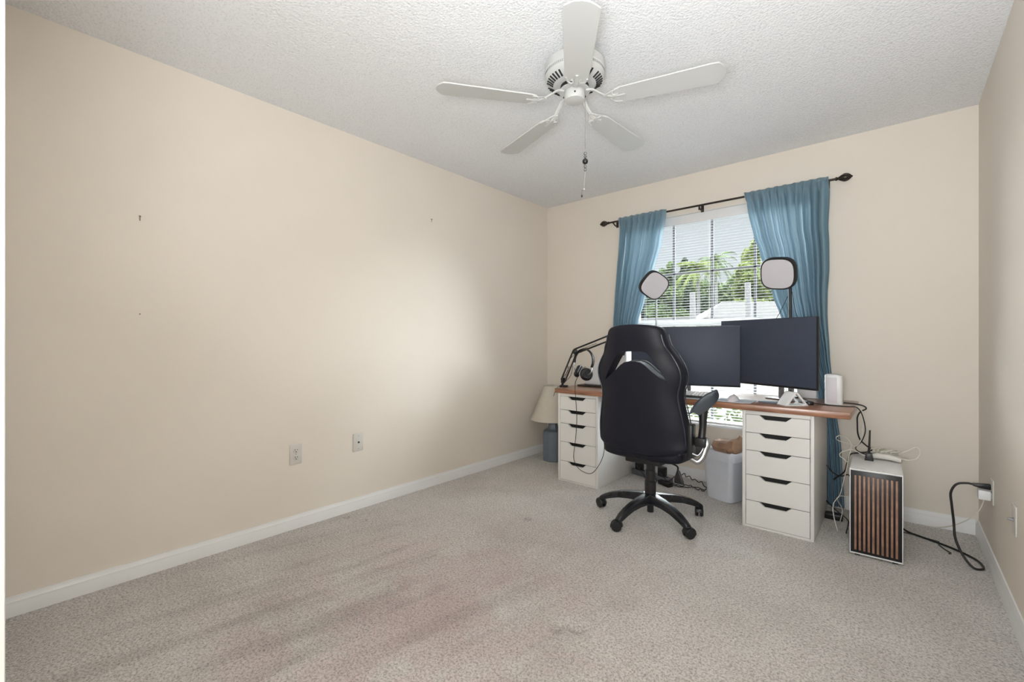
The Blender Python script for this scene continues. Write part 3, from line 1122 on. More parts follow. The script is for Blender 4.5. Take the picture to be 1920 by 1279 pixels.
# left side of the desk
o = MB().box(-2.02, -1.70, 3.16, 3.42, zt, zt+.012, .002).build('notebook', 'bronze', org=(-1.85, 3.28, zt))
tag(o, 'thin dark notebook under the white box at the left of the desk', 'notebook')
b = MB()
b.prism([(-1.985, zt+.0125), (-1.60, zt+.0125), (-1.60, zt+.30), (-1.80, zt+.28), (-1.90, zt+.16), (-1.965, zt+.06)], 'y', 3.20, 3.40, .018, 3)
tag(b.build('desktop_printer', 'white', org=(-1.80, 3.30, zt+.0125)), 'white machine on the left of the desk, mostly hidden behind the chair back', 'printer')

# boom arm with headphones
bm_ = thing('microphone_arm', (-2.085, 3.03, DZ1), 'black jointed microphone boom arm clamped to the left end of the desk', 'microphone arm')
b = MB()
b.box(-2.090, -2.035, 3.005, 3.050, DZ1, DZ1+.014, .003).box(-2.090, -2.0665, 3.005, 3.050, .635, DZ1+.010, .003).box(-2.090, -2.045, 3.010, 3.045, .640, .652, .002)
b.cyl((-2.055, 3.028, .650), (-2.055, 3.028, .6895), .007, n=10).cyl((-2.078, 3.028, .610), (-2.078, 3.028, .636), .012, n=12)
b.build('clamp', 'black', bm_)
J0, J1, J2 = Vector((-2.072, 3.03, .775)), Vector((-1.985, 3.075, 1.015)), Vector((-1.60, 3.10, 1.155))
b = MB()
b.cyl((-2.078, 3.028, DZ1+.01), (J0.x, J0.y, .775), .010, n=12)
b.box(J0.x-.012, J0.x+.012, J0.y-.016, J0.y+.016, .760, .800, .003)
b.build('swivel_post', 'black', bm_)
def arm_pair(a, c, gap, name):
    d = (c-a).normalized()
    n = Vector((-d.z, 0, d.x)).normalized()
    b = MB()
    for s in (-1, 1):
        b.cyl(tuple(a+n*gap*s), tuple(c+n*gap*s), .0066, n=8)
    sp_ = []
    L = (c-a).length
    for i in range(60):
        t = i/59
        p = a+(c-a)*(.12+.38*t)-n*gap*.2
        q = i*1.9
        sp_.append(p+n*.005*math.cos(q)+Vector((0, 1, 0))*.005*math.sin(q))
    b.tube([tuple(p) for p in sp_], .0012, 4, smooth=False)
    b.box(a.x-.014, a.x+.014, a.y-.012, a.y+.012, a.z-.018, a.z+.018, .003)
    b.build(name, 'black', bm_)
arm_pair(J0, J1, .019, 'lower_arm')
arm_pair(J1, J2, .019, 'upper_arm')
b = MB()
b.ball(tuple(J1), .024, sy=.7, seg=14)
b.cyl((J1.x, J1.y-.022, J1.z), (J1.x, J1.y+.022, J1.z), .012, n=14)
b.build('elbow_joint', 'black', bm_)
b = MB()
b.ball(tuple(J2), .022, sy=.8, seg=14)
b.tube([tuple(J2), (J2.x+.02, J2.y, J2.z-.02), (J2.x+.02, J2.y, J2.z-.045)], .007, 8)
b.lathe([(0, -.045), (.018, -.046), (.024, -.055), (.024, -.150), (.020, -.162), (0, -.166)], (J2.x+.02, J2.y, J2.z), 24)
b.build('microphone', 'black', bm_)
b = MB()
b.tube([(-2.085, 3.022, .62), (-2.092, 3.015, .56), (-2.088, 3.01, .50)], .0025, 6)
b.tube([(J0.x+.01, J0.y-.02, .80), (-2.02, 3.02, .86), (-2.03, 3.04, .93), (J1.x, J1.y-.02, J1.z-.03), (-1.93, 3.06, 1.03), (-1.85, 3.07, 1.045)], .0022, 6)
b.tube([(-1.99, 3.05, .90), (-2.0, 3.03, .82), (-2.04, 2.99, .76), (-2.066, 2.93, .72), (-2.072, 2.895, .66)], .0022, 6)
b.build('microphone_cable', 'cable_black', bm_)

hp = thing('headphones', (-1.88, 3.03, .85), 'black over-ear headphones hanging from the microphone arm', 'headphones')
HC = Vector((-1.880, 3.040, .895))
T = Matrix.Translation(HC) @ Matrix.Rotation(R(-6), 4, 'Z')
b = MB(T)
pts = []
for i in range(13):
    a = R(-28+216*i/12)
    pts.append((.092*math.cos(a)-.002, .01*math.sin(a), .045+.095*math.sin(a)))
b.tube(pts, .013, 8, k=3, flat=(.42, 1.3))
b.build('headband', 'black', hp)
for pts in ([(-.093, 0, .032), (-.092, -.006, .002), (-.078, -.014, -.028), (-.062, -.016, -.040)], [(.079, 0, .002), (.084, -.008, -.024), (.074, -.014, -.048), (.056, -.016, -.058)]):
    MB(T).tube(pts, .0055, 8, flat=(.6, 1.2)).build('slider', 'silver', hp)
for s_, tilt, x_, z_ in ((-1, R(24), -.045, -.035), (1, R(-14), .036, -.056)):
    T2 = T @ Matrix.Translation((x_, -.016, z_)) @ Matrix.Rotation(R(-38)*s_, 4, 'Z') @ Matrix.Rotation(tilt, 4, 'Y')
    b = MB(T2)
    b.lathe([(0, -.024), (.034, -.024), (.047, -.014), (.051, -.002), (.049, .012), (.040, .022), (.028, .024), (0, .018)], (0, 0, 0), 24, axis='x')
    ec = b.build('ear_cup', 'black_gloss', hp)
    b = MB(T2)
    b.tube([(0, 0, .058), (.0, -.030, .048), (0, -.052, .014), (0, -.054, -.008)], .0035, 6)
    b.build('yoke', 'silver', ec)
b = MB()
b.tube([(-1.925, 3.02, .815), (-1.90, 2.95, .78), (-1.868, 2.893, .738), (-1.862, 2.888, .70), (-1.855, 2.890, .60), (-1.852, 2.893, .50), (-1.862, 2.893, .36), (-1.880, 2.893, .22), (-1.860, 2.892, .155), (-1.80, 2.888, .118),
        (-1.72, 2.885, .118), (-1.655, 2.88, .19), (-1.615, 2.88, .28), (-1.62, 2.90, .36), (-1.63, 2.93, .50), (-1.62, 2.99, .66), (-1.61, 2.885, .70), (-1.60, 2.89, .735)][:16], .0024, 6)
b.build('headphone_cable', 'cable_black', hp)

# ------------------------------------------------------------------ table lamp on the floor in the corner
LX, LY = -2.415, 3.37
lp = thing('table_lamp', (LX, LY, 0), 'table lamp with cream pleated shade on a blue-grey base, standing on the carpet', 'lamp')
b = MB()
b.lathe([(0, 0), (.094, 0), (.098, .006), (.098, .258), (.090, .272), (.060, .290), (.050, .310), (.047, .335), (.052, .360), (.066, .385), (.070, .395), (0, .395)], (LX, LY, 0), 8, ang0=R(12))
b.build('lamp_base', 'lampbase', lp, ang=20)
b = MB()
b.cyl((LX, LY, .395), (LX, LY, .47), .010, n=12).ball((LX, LY, .52), .03, seg=12)
b.cyl((LX, LY, .47), (LX, LY, .70), .003, n=6)
b.build('socket', 'plate', lp)
b = MB()
rings = []
NP = 160
for (z, r) in ((.375, .208), (.380, .2085), (.52, .148), (.683, .083), (.688, .083)):
    rings.append([(LX+(r+(.0018 if i % 2 else 0))*math.cos(2*PI*i/NP), LY+(r+(.0018 if i % 2 else 0))*math.sin(2*PI*i/NP), z) for i in range(NP)])
b.rings(rings, cap=False)
sh = b.build('lamp_shade', 'shade', lp, ang=180)
so = sh.modifiers.new('thickness', 'SOLIDIFY'); so.thickness = .002
b = MB()
b.tube([(LX-.05, LY+.03, .02), (LX-.12, LY+.06, .006), (LX-.17, LY-.02, .005), (LX-.13, LY-.10, .005), (LX-.06, LY-.12, .005), (LX+.03, LY-.125, .005), (LX+.10, LY-.11, .005)], .003, 6)
b.build('lamp_cord', 'cable_white', lp)

# ------------------------------------------------------------------ waste bin
BT = Matrix.Translation((-.845, 3.215, 0)) @ Matrix.Rotation(R(-19), 4, 'Z')
bn = thing('waste_bin', (-.90, 3.3, 0), 'square white waste bin with a white liner, left of the right drawer unit', 'waste bin')
def bring(ins, z, wob=0, y1=.235):
    out = []
    for i, (x, y) in enumerate(rrect(-.205+ins, 0-ins, 0+ins, y1-ins, .035, 6)):
        out.append((x+wob*math.sin(i*1.7), y+wob*math.cos(i*2.1), z+wob*1.2*math.sin(i*1.1)))
    return out
b = MB(BT)
b.rings([bring(.012, 0), bring(.006, .006), bring(-.014, .325), bring(-.018, .330), bring(-.018, .336), bring(-.010, .336), bring(.002, .30), bring(.020, .03)])
b.build('bin_body', 'bag', bn)
b = MB(BT)
b.rings([bring(-.0165, .285, .003), bring(-.0195, .31, .002), bring(-.022, .338, .0015), bring(-.017, .346, .003), bring(-.008, .342, .003), bring(.004, .26, .004), bring(.03, .20, .004)], cap=False)
lnr = b.build('bin_liner', 'bag', bn, ang=180)
# crumpled brown paper bag sticking out of the bin
b = MB(BT)
rnd = random.Random(5)
rings = []
for (x, cz, ry, rz) in ((-.195, .372, .012, .010), (-.185, .362, .050, .035), (-.14, .355, .075, .052), (-.09, .358, .070, .050), (-.065, .362, .066, .046), (-.040, .372, .075, .060), (-.012, .385, .070, .062), (.002, .392, .035, .045), (.006, .395, .01, .015)):
    ring = []
    for i in range(18):
        a = 2*PI*i/18
        k = 1+rnd.uniform(-.14, .14)
        zz = cz+rz*k*math.sin(a)
        if x > -.02:
            zz += .012*math.cos(a)
        ring.append((x, .10+ry*k*math.cos(a), zz))
    rings.append(ring)
b.rings(rings)
pb = b.build('paper_bag', 'paper', org=tuple(BT @ Vector((-.1, .1, .30))), ang=28)
tag(pb, 'crumpled brown paper bag stuffed in the top of the white waste bin', 'paper bag')

# ------------------------------------------------------------------ computer tower
PT = Matrix.Translation((-.189, 2.874, 0)) @ Matrix.Rotation(R(1.5), 4, 'Z')
pcw, pcd, pz0, pz1 = .208, .430, .012, .446
pt = thing('computer_tower', tuple(PT @ Vector((pcw/2, pcd/2, 0))), 'white computer tower with brown wooden slat front, on the carpet right of the desk', 'computer')
b = MB(PT)
b.box(0, .004, .004, pcd, pz0, pz1, .0015).box(pcw-.004, pcw, .004, pcd, pz0, pz1, .0015)
b.box(0, pcw, .004, pcd, pz1-.006, pz1, .002).box(0, pcw, .004, pcd, pz0, pz0+.006).box(0, pcw, pcd-.004, pcd, pz0, pz1)
b.box(0, pcw, 0, .006, pz1-.008, pz1, .002)
b.box(0, .004, 0, .006, pz0, pz1, .001).box(pcw-.004, pcw, 0, .006, pz0, pz1, .001)
cs = b.build('case', 'white', pt)
MB(PT).box(.004, pcw-.004, .007, .020, pz0+.002, pz1-.009, .001).build('front_frame', 'black', pt)
b = MB(PT)
nS = 10
for i in range(nS):
    b2 = MB(PT)
    x = .019+(pcw-.038-.0095)*i/(nS-1)
    b2.box(x, x+.0095, -.003, .008, pz0+.022, pz1-.032, .001)
    b2.build('wood_slat', 'slatwood', pt)
b.bm.free()
for x in (.02, pcw-.04):
    for y in (.02, pcd-.05):
        MB(PT).box(x, x+.022, y, y+.03, 0, pz0+.001, .002).build('foot', 'black', pt)
b = MB(PT)
for x, w_ in ((.045, .018), (.085, .006), (.108, .010), (.128, .012)):
    b.box(x, x+w_, .014, .019, pz1-.001, pz1+.0004)
b.build('top_ports', 'silver', pt)

an = thing('wifi_antenna', tuple(PT @ Vector((.10, .245, pz1))), 'small black upright antenna on a square foot on top of the computer tower', 'antenna')
T = PT @ Matrix.Translation((.075, .255, pz1))
b = MB(T)
b.prism([(-.020, 0), (.020, 0), (.013, .040), (-.013, .040)], 'y', -.018, .018, .003)
b.build('antenna_foot', 'black', an)
b = MB(T)
b.cyl((0, 0, .038), (0, 0, .055), .0065, n=10).cyl((0, 0, .05), (.004, 0, .165), .0055, .0038, n=10)
b.build('antenna_rod', 'black', an)
# white handset-like adapter with its lead wound round it
gp = thing('cable_bundle', tuple(PT @ Vector((.15, .33, pz1))), 'white lead wound round a flat white adapter on top of the computer tower', 'cable bundle')
T = PT @ Matrix.Translation((.145, .315, pz1)) @ Matrix.Rotation(R(-8), 4, 'Z') @ Matrix.Diagonal((1.15, 1.15, 1.35, 1))
b = MB(T)
b.rings([[(-.060, y, z) for y, z in rrect(-.030, .030, .002, .016, .006, 3)], [(-.03, y, z) for y, z in rrect(-.034, .034, .006, .030, .010, 3)],
         [(.02, y, z) for y, z in rrect(-.034, .034, .006, .030, .010, 3)], [(.060, y, z) for y, z in rrect(-.028, .028, .0005, .018, .007, 3)]])
b.build('adapter', 'plate', gp)
b = MB(T)
for i in range(7):
    x = -.040+i*.013
    pts = []
    for j in range(13):
        a = 2*PI*j/12
        pts.append((x+.014*math.cos(a)+.004*math.sin(2*a+i), .036*math.cos(a+i*.1), .034+.007*math.sin(a)+.002*i % .006))
    b.tube(pts, .0024, 5, k=2)
b.tube([(.045, .01, .030), (.075, .02, .045), (.105, .035, .062), (.120, .02, .052), (.112, -.01, .026), (.080, -.02, .016), (.05, -.015, .018)], .0022, 6)
b.build('wound_lead', 'cable_white', gp)

def cable(pts, r, m, label, name='cable', group=None, k=8):
    xs = Vector(pts[0])
    o = MB().tube(pts, r, 8, k=k).build(name, m, org=tuple(xs))
    return tag(o, label, 'cable', group)

# black lead from the right monitor over the desk edge to the tower
cable([(-.50, 3.17, .80), (-.46, 3.18, .765), (-.42, 3.19, .745), (-.36, 3.17, .7295), (-.28, 3.15, .7292), (-.215, 3.16, .7295), (-.182, 3.18, .727), (-.160, 3.20, .70), (-.145, 3.22, .64), (-.142, 3.24, .58),
       (-.160, 3.26, .52), (-.185, 3.26, .485), (-.175, 3.25, .465), (-.13, 3.235, .452), (-.10, 3.215, .452)], .0028, 'cable_black',
      'thin black lead running from the monitor stand over the right desk edge to the tower')
cable([(-.250, 3.278, .735), (-.215, 3.285, .733), (-.180, 3.29, .730), (-.150, 3.29, .722), (-.140, 3.285, .708), (-.165, 3.27, .690), (-.178, 3.26, .66), (-.178, 3.25, .62), (-.176, 3.25, .57), (-.165, 3.26, .53), (-.14, 3.27, .50), (-.115, 3.29, .475), (-.14, 3.30, .455), (-.17, 3.27, .4525), (-.21, 3.25, .44), (-.225, 3.24, .39), (-.24, 3.26, .33), (-.29, 3.3, .27), (-.29, 3.34, .26)],
      .0040, 'cable_black', 'thicker black lead looping from the white router down past the desk end')
cable([(-.255, 3.192, .7295), (-.20, 3.19, .7293), (-.178, 3.195, .728), (-.158, 3.21, .71), (-.150, 3.22, .66), (-.155, 3.235, .58), (-.165, 3.25, .52), (-.19, 3.25, .49), (-.225, 3.24, .505), (-.262, 3.23, .515), (-.275, 3.22, .530), (-.262, 3.215, .548),
       (-.230, 3.21, .545), (-.205, 3.20, .515), (-.205, 3.20, .48), (-.215, 3.20, .43), (-.225, 3.2, .36), (-.24, 3.2, .28), (-.255, 3.2, .21), (-.285, 3.19, .15), (-.282, 3.17, .09), (-.262, 3.15, .01)],
      .0024, 'cable_white', 'white lead looping off the desk end and dropping left of the tower to the carpet')
cable([(-.095, 3.18, .4495), (-.14, 3.20, .452), (-.18, 3.215, .470), (-.205, 3.20, .478), (-.245, 3.19, .46), (-.255, 3.18, .44), (-.235, 3.17, .425), (-.218, 3.17, .41)],
      .0024, 'cable_white', 'short white lead curling over the left top edge of the tower')
cable([(-.262, 3.30, .02), (-.25, 3.28, .10), (-.27, 3.25, .16), (-.255, 3.20, .20), (-.222, 3.17, .215)], .0022, 'cable_white', 'white lead arching low between the drawer unit and the tower')
cable([(-.335, 3.35, .335), (-.30, 3.33, .30), (-.26, 3.31, .29), (-.225, 3.29, .31), (-.21, 3.27, .30)], .003, 'cable_black', 'black lead sagging across the gap behind the tower, the upper one')
cable([(-.34, 3.40, .10), (-.29, 3.35, .07), (-.25, 3.30, .06), (-.225, 3.22, .07), (-.215, 3.19, .06), (-.222, 3.14, .012)], .003, 'cable_black', 'black lead low in the gap behind the tower, the lower one')
b = MB()
b.box(-.345, -.255, 3.36, 3.42, 0, .035, .005)
tag(b.build('power_brick', 'black', org=(-.30, 3.39, 0)), 'black power brick on the carpet between the right drawer unit and the tower', 'power adapter')

# wall outlet on the right wall with plugs
def plate_right(y, z, label, kind):
    t = thing('wall_outlet' if kind == 'duplex' else 'coaxial_plate', (XR, y, z-.057), label, 'wall plate')
    MB().box(XR-.005, XR, y-.036, y+.036, z-.058, z+.058, .002).build('cover_plate', 'plate', t)
    if kind == 'duplex':
        for dz in (-.02, .02):
            MB().box(XR-.007, XR-.004, y-.016, y+.016, z+dz-.014, z+dz+.014, .002).build('socket', 'plate', t)
    else:
        b = MB()
        b.cyl((XR-.005, y, z), (XR-.008, y, z), .008, n=6).cyl((XR-.005, y, z), (XR-.022, y, z), .0045, n=12)
        b.build('connector', 'silver', t)
    return t
plate_right(3.134, .375, 'white wall outlet low on the right wall with two plugs in it', 'duplex')
plate_right(2.593, .404, 'white plate with metal connector on the right wall, nearer than the outlet', 'coax')
# black power cord
pcd_ = thing('extension_lead', (XR-.007, 3.134, .395), 'thick black power cord plugged into the right wall outlet, looping on the carpet', 'cable')
b = MB()
b.prism([(XR-.008, .383), (XR-.008, .409), (XR-.045, .406), (XR-.070, .402), (XR-.070, .392), (XR-.045, .385)], 'y', 3.121, 3.147, .003)
b.build('plug', 'black', pcd_)
b = MB()
b.tube([(XR-.066, 3.134, .397), (XR-.09, 3.134, .398), (XR-.125, 3.134, .385), (XR-.145, 3.134, .34), (XR-.142, 3.134, .28), (XR-.135, 3.134, .20), (XR-.13, 3.12, .12), (XR-.105, 3.10, .05), (XR-.07, 3.075, .008), (XR-.035, 3.10, .0065), (XR-.045, 3.19, .0065),
        (XR-.10, 3.27, .0065), (XR-.17, 3.33, .0065), (XR-.25, 3.38, .0065), (XR-.30, 3.41, .008), (XR-.34, 3.44, .02), (XR-.39, 3.46, .035), (XR-.43, 3.44, .05)], .0052, 10)
b.build('cord', 'cable_black', pcd_)
wc = thing('usb_charger', (XR-.007, 3.134, .355), 'white cube charger with white lead, in the lower socket of the right wall outlet', 'charger')
MB().box(XR-.052, XR-.008, 3.110, 3.158, .333, .378, .005).build('charger_body', 'white', wc)
b = MB()
b.tube([(XR-.032, 3.134, .336), (XR-.034, 3.134, .31), (XR-.05, 3.15, .26), (XR-.09, 3.20, .19), (XR-.15, 3.28, .12), (XR-.22, 3.37, .07), (XR-.30, 3.44, .045), (XR-.38, 3.50, .04), (XR-.45, 3.52, .05), (XR-.50, 3.50, .06)], .0026, 8)
b.build('charger_lead', 'cable_white', wc)
cable([(-.04, 3.39, .006), (.02, 3.40, .005), (.10, 3.385, .005), (.17, 3.36, .0055)], .0028, 'cable_black', 'thin black lead on the carpet right of the tower, beside the thick cord')
cable([(.165, 3.31, .006), (.185, 3.26, .005), (.205, 3.225, .005), (.198, 3.21, .005)], .003, 'cable_black', 'short split black cable end on the carpet beside the thick power cord')

# left wall plates
def plate_left(y, z, duplex, label):
    t = thing('wall_outlet' if duplex else 'coaxial_plate', (XL, y, z-.057), label, 'wall plate')
    MB().box(XL, XL+.006, y-.035, y+.035, z-.058, z+.058, .002).build('cover_plate', 'plate', t)
    if duplex:
        for dz in (-.021, .021):
            b = MB()
            b.lathe([(0, .0055), (.0165, .0055), (.0165, .0075), (.0155, .0082), (0, .0082)], (XL, y, z+dz), 24, axis='x')
            s = b.build('socket', 'plate', t)
            b = MB()
            b.box(XL+.0078, XL+.0086, y-.0078, y-.0052, z+dz+.000, z+dz+.009)
            b.box(XL+.0078, XL+.0086, y+.0052, y+.0078, z+dz+.001, z+dz+.008)
            b.cyl((XL+.0078, y, z+dz-.007), (XL+.0086, y, z+dz-.007), .003, n=10)
            b.build('slot', 'dark_gap', s, smooth=False)
    else:
        b = MB()
        b.cyl((XL+.005, y, z), (XL+.012, y, z), .0065, n=14)
        s = b.build('connector', 'chrome', t)
        MB().cyl((XL+.0115, y, z), (XL+.0126, y, z), .0045, n=12).build('connector_hole', 'dark_gap', s)
    b = MB()
    for dz in ((0,) if duplex else (-.042, .042)):
        b.ball((XL+.006, y, z+dz), .003, sx=.4, seg=8)
    b.build('screw', 'silver', t)
    return t
plate_left(1.150, .435, True, 'white duplex wall outlet low on the left wall')
plate_left(1.550, .437, False, 'white plate with one round cable jack, low on the left wall right of the outlet')
for (y, z, big, lab) in ((.436, 1.677, 1, 'bent picture nail high on the left wall, nearer the camera'), (2.155, 2.017, 1, 'small picture nail high on the left wall, nearer the window corner'), (.436, 1.226, 0, 'tiny nail on the left wall, below the nearer picture nail')):
    b = MB()
    if big:
        b.cyl((XL, y, z+.008), (XL+.012, y, z+.004), .0022, n=8).ball((XL+.013, y, z+.004), .0038, sx=.5, seg=8)
        b.tube([(XL+.010, y, z+.004), (XL+.008, y, z-.006), (XL+.006, y, z-.012), (XL+.009, y, z-.015)], .0018, 6)
    else:
        b.cyl((XL, y, z), (XL+.006, y, z), .002, n=8).ball((XL+.006, y, z), .003, sx=.5, seg=8)
    tag(b.build('nail', 'nail', org=(XL, y, z)), lab, 'nail')

# ------------------------------------------------------------------ power gear under the desk
ps = thing('power_strip', (-1.50, 3.55, 0), 'grey power strip on the carpet under the desk behind the chair', 'power strip')
T = Matrix.Translation((-1.47, 3.42, 0)) @ Matrix.Rotation(R(-14), 4, 'Z')
MB(T).box(-.20, .16, -.028, .028, 0, .045, .006).build('strip_body', 'strip_grey', ps)
b = MB(T)
for i in range(6):
    b.box(-.17+i*.055, -.145+i*.055, -.012, .012, .0445, .0455)
b.build('strip_socket', 'dark_gap', ps, smooth=False)
for i, (x, lab) in enumerate(((-.14, 'black plug adapter at the left end of the power strip'), (-.03, 'black plug adapter in the middle of the power strip'), (.08, 'black plug adapter at the right end of the power strip'))):
    T3 = T @ Matrix.Translation((x, 0, .0458))
    b = MB(T3)
    b.box(-.028, .028, -.025, .025, 0, .055+.008*i, .006)
    b.tube([(0, -.024, .03), (.01, -.045, .035), (.05, -.06, .02), (.09, -.055, -.015), (.11, -.07, -.036)], .003, 6)
    tag(b.build('plug_adapter', 'black', org=tuple(T3 @ Vector((0, 0, 0)))), lab, 'power adapter', 'adapters on the power strip')
T = Matrix.Translation((-1.34, 3.33, 0)) @ Matrix.Rotation(R(-25), 4, 'Z')
tag(MB(T).box(-.055, .055, -.025, .025, 0, .032, .005).build('power_brick', 'black', org=(-1.34, 3.33, 0)), 'flat black power brick on the carpet under the desk, right of the chair column', 'power adapter')
rnd = random.Random(2)
labs = ['tangled black cable on the carpet under the desk running from the power strip', 'black cable twisted beside the tangle under the desk, ending at the waste bin', 'thin black cable sagging behind the chair lever under the desk']
for q in range(3):
    pts = [(-1.38+.03*q, 3.37, .02)]
    for i in range(16):
        t = i/15
        pts.append((-1.36+.30*t+rnd.uniform(-.012, .012), 3.36+.06*math.sin(t*11+q*2)*.5+.05*t+rnd.uniform(-.012, .012), .006+(.010 if i % 2 else 0)*q/1.5+(.08*math.sin(PI*t) if q == 2 else 0)))
    cable(pts, .0033, 'cable_black', labs[q], group='cables under the desk')

# ------------------------------------------------------------------ outdoors
struct(MB().box(-60, 60, YB+.18, 130, -.40, -.15).build('ground', 'ground', smooth=False))

def foliage(b, cx, cy, cz, rx, ry, rz, n, size, rnd):
    bm = b.bm
    for _ in range(n):
        while True:
            p = Vector((rnd.uniform(-1, 1), rnd.uniform(-1, 1), rnd.uniform(-1, 1)))
            if p.length < 1:
                break
        p = p*(p.length**-.35 if p.length > .05 else 1)
        if p.length > 1.08:
            p.normalize()
        c = Vector((cx+p.x*rx, cy+p.y*ry, cz+p.z*rz))
        u = Vector((rnd.gauss(0, 1), rnd.gauss(0, 1), rnd.gauss(0, 1))).normalized()
        v = u.orthogonal().normalized()
        s = size*rnd.uniform(.6, 1.4)
        vs_ = [bm.verts.new(c+u*s), bm.verts.new(c+v*s*.45), bm.verts.new(c-u*s), bm.verts.new(c-v*s*.45)]
        bm.faces.new(vs_)

def tree(x, y, h, spread, leaf, label, seed, n=5200, low=.25):
    rnd = random.Random(seed)
    t = thing('tree', (x, y, -.15), label, 'tree', 'trees beyond the neighbouring house')
    b = MB()
    b.tube([(x, y, -.15), (x+.1, y, h*.3), (x-.05, y, h*.6), (x, y, h*.85)], [.16, .12, .05], 8, k=4)
    for i in range(5):
        a = rnd.uniform(0, 2*PI)
        z = h*rnd.uniform(.35, .65)
        b.tube([(x, y, z), (x+math.cos(a)*spread*.4, y+math.sin(a)*spread*.4, z+h*.12), (x+math.cos(a)*spread*.75, y+math.sin(a)*spread*.7, z+h*.2)], [.06, .02], 6, k=3)
    b.build('trunk', 'bark', t)
    b = MB()
    blobs = 11
    for i in range(blobs):
        f = i/(blobs-1)
        z = h*(low+(.94-low)*f)
        rr = spread*(1-.72*f**1.6)
        a = rnd.uniform(0, 2*PI)
        foliage(b, x+math.cos(a)*rr*.55, y+math.sin(a)*rr*.55, z, rr*.62, rr*.62, h*.10, n//blobs, .23, rnd)
    b.build('foliage', leaf, t, smooth=False)

def palm(x, y, h, leaf, label, seed):
    rnd = random.Random(seed)
    t = thing('palm_tree', (x, y, -.15), label, 'tree', 'palms beyond the neighbouring house')
    b = MB()
    b.tube([(x, y, -.15), (x+.15, y, h*.5), (x, y, h-1.2)], [.20, .15, .13], 10, k=5)
    b.build('trunk', 'fence', t)
    b = MB()
    bm = b.bm
    for i in range(26):
        a = 2*PI*i/26+rnd.uniform(-.15, .15)
        el = rnd.uniform(-.5, 1.3)
        L = rnd.uniform(1.7, 2.4)
        prev = None
        for j in range(16):
            q = j/15
            r = L*q*math.cos(el*(1-q*.5))
            z = h-1.2+L*(math.sin(el)*q-1.0*q*q*(.55+.3*math.cos(el)))
            p = Vector((x+math.cos(a)*r, y+math.sin(a)*r, z))
            if prev is not None:
                sd = Vector((-math.sin(a), math.cos(a), 0))
                for s in (-1, 1):
                    tip = p+sd*s*.42*math.sin(PI*min(1, q+.12))+Vector((0, 0, -.26))+(p-prev)*1.2
                    bm.faces.new([bm.verts.new(prev), bm.verts.new(p), bm.verts.new(tip)])
            prev = p
    b.build('fronds', leaf, t, smooth=False)

def spot(ratio, y, py):
    d = y*(math.cos(TH)-ratio*math.sin(TH))
    return ratio*y, y, 1.10+(639.5-py)/836*d
def tree_at(ratio, y, py, spread, leaf, label, seed, n=5200):
    x, y, h = spot(ratio, y, py)
    tree(x, y, h, spread, leaf, label, seed, n)
def palm_at(ratio, y, py, leaf, label, seed):
    x, y, h = spot(ratio, y, py)
    palm(x, y, h, leaf, label, seed)
palm_at(-.332, 41, 480, 'leaf_light', 'palm with bright fronds left of the middle window bar', 3)
tree_at(-.218, 41, 456, 2.3, 'leaf_light', 'tallest yellow-green tree, beside the right curtain', 6, 7500)
tree_at(-.398, 47, 498, 2.3, 'leaf_mid', 'loose mid green tree at the left edge of the view, beside the left curtain', 1, 3600)
palm_at(-.295, 47, 466, 'leaf_mid', 'taller palm with duller fronds, in the middle of the view', 4)
tree_at(-.160, 47, 462, 2.6, 'leaf_mid', 'green tree partly behind the right curtain', 8)
tree_at(-.352, 54, 490, 2.7, 'leaf_dark', 'dark green tree behind the bright palm', 2, 6000)
tree_at(-.228, 59, 474, 2.9, 'leaf_light', 'bright yellow-green rounded tree right of the palms', 5, 7500)
tree_at(-.470, 60, 494, 2.7, 'leaf_dark', 'dark tree behind the left curtain', 12)
b = MB()
rnd = random.Random(77)
for i in range(30):
    t = i/29
    foliage(b, -36+36*t+rnd.uniform(-.3, .3), 66, 4.0+rnd.uniform(-.4, .9), 1.8, .8, 5.4, 1000, .40, rnd)
tag(b.build('hedge', 'leaf_mid', org=(-17, 62, -.15), smooth=False), 'dense dark green hedge behind the trees and the neighbouring house', 'hedge', kind='stuff')
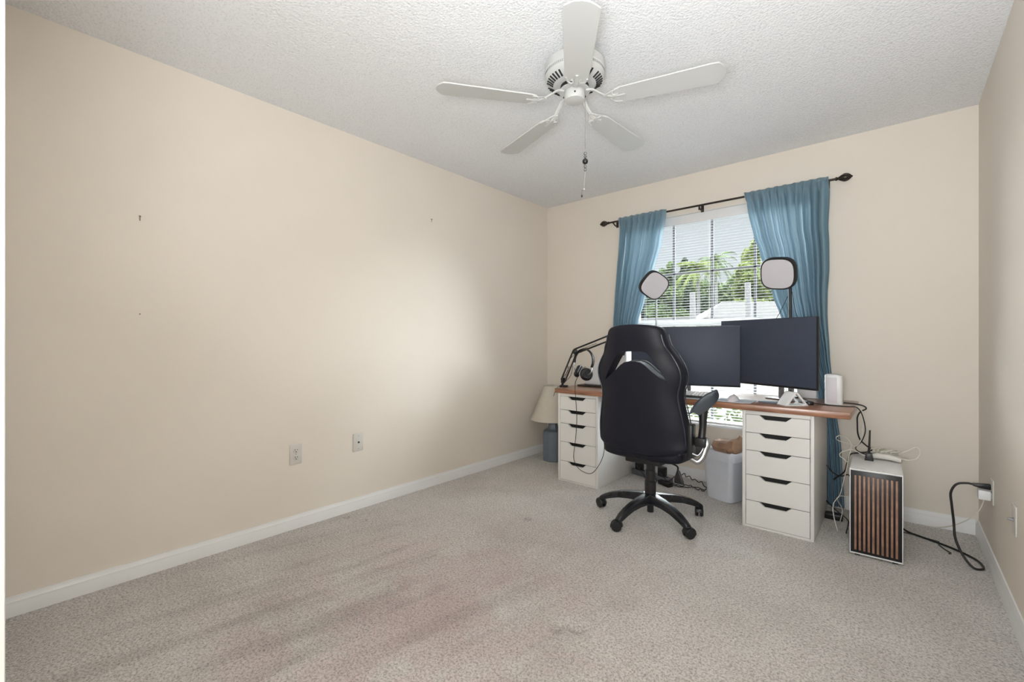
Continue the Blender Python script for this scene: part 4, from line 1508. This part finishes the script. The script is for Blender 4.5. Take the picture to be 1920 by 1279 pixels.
# neighbouring house
hs = thing('neighbour_house', (-7.5, 29, -.15), 'pale low house with a hipped roof seen through the blind', 'house')
HT = Matrix.Translation((-8.6, 27.2, 0)) @ Matrix.Rotation(R(30), 4, 'Z')
b = MB(HT)
b.box(.4, 9.6, .4, 5.6, -.15, 2.45)
b.build('wall', 'stucco', hs, smooth=False)
b = MB(HT)
bb = bmesh.new()
P = [(0, 0, 2.45), (10, 0, 2.45), (10, 6, 2.45), (0, 6, 2.45), (1.7, 3, 3.62), (8.3, 3, 3.62)]
V = [bb.verts.new(p) for p in P]
for f in ((0, 1, 5, 4), (1, 2, 5), (2, 3, 4, 5), (3, 0, 4), (3, 2, 1, 0)):
    bb.faces.new([V[i] for i in f])
b._merge(bb)
b.box(-.02, 10.02, -.02, 6.02, 2.33, 2.46)
b.build('roof', 'roof', hs, smooth=False)
for x0 in (1.6, 4.2):
    f = MB(HT).box(x0, x0+1.2, .36, .41, .9, 2.0, .01).build('house_window', 'trim', hs)
    MB(HT).box(x0+.08, x0+1.12, .345, .365, .98, 1.92).build('window_pane', 'dark_gap', f, smooth=False)
b = MB()
b.prism([(-20, -.15), (-8.8, -.15), (-8.8, 2.55), (-20, 2.35)], 'y', 26.2, 26.4)
tag(b.build('garden_wall', 'stucco', org=(-13, 26.3, -.15), smooth=False), 'long pale garden wall left of the neighbouring house', 'wall')
for (x, y, zt2, lab) in ((-5.58, 16.33, 2.85, 'pale slender tree trunk outside, left of the middle of the window'), (-4.08, 17.63, 3.2, 'pale slender tree trunk outside, near the right curtain')):  # pale tree trunks standing alone, their crowns left out
    b = MB()
    b.tube([(x, y, -.15), (x+.03, y, 1.4), (x, y, zt2)], [.14, .12, .10], 10, k=5)
    tag(b.build('bare_trunk', 'fence', org=(x, y, -.15)), lab, 'tree trunk')
# low shrub under the window
b = MB()
rnd = random.Random(31)
for i in range(7):
    foliage(b, -1.75+.25*i, 4.35+rnd.uniform(-.05, .05), .22, .2, .18, .34, 260, .035, rnd)
tag(b.build('shrub', 'leaf_mid', org=(-1.0, 4.35, -.15), smooth=False), 'low leafy shrub just outside below the window', 'shrub')
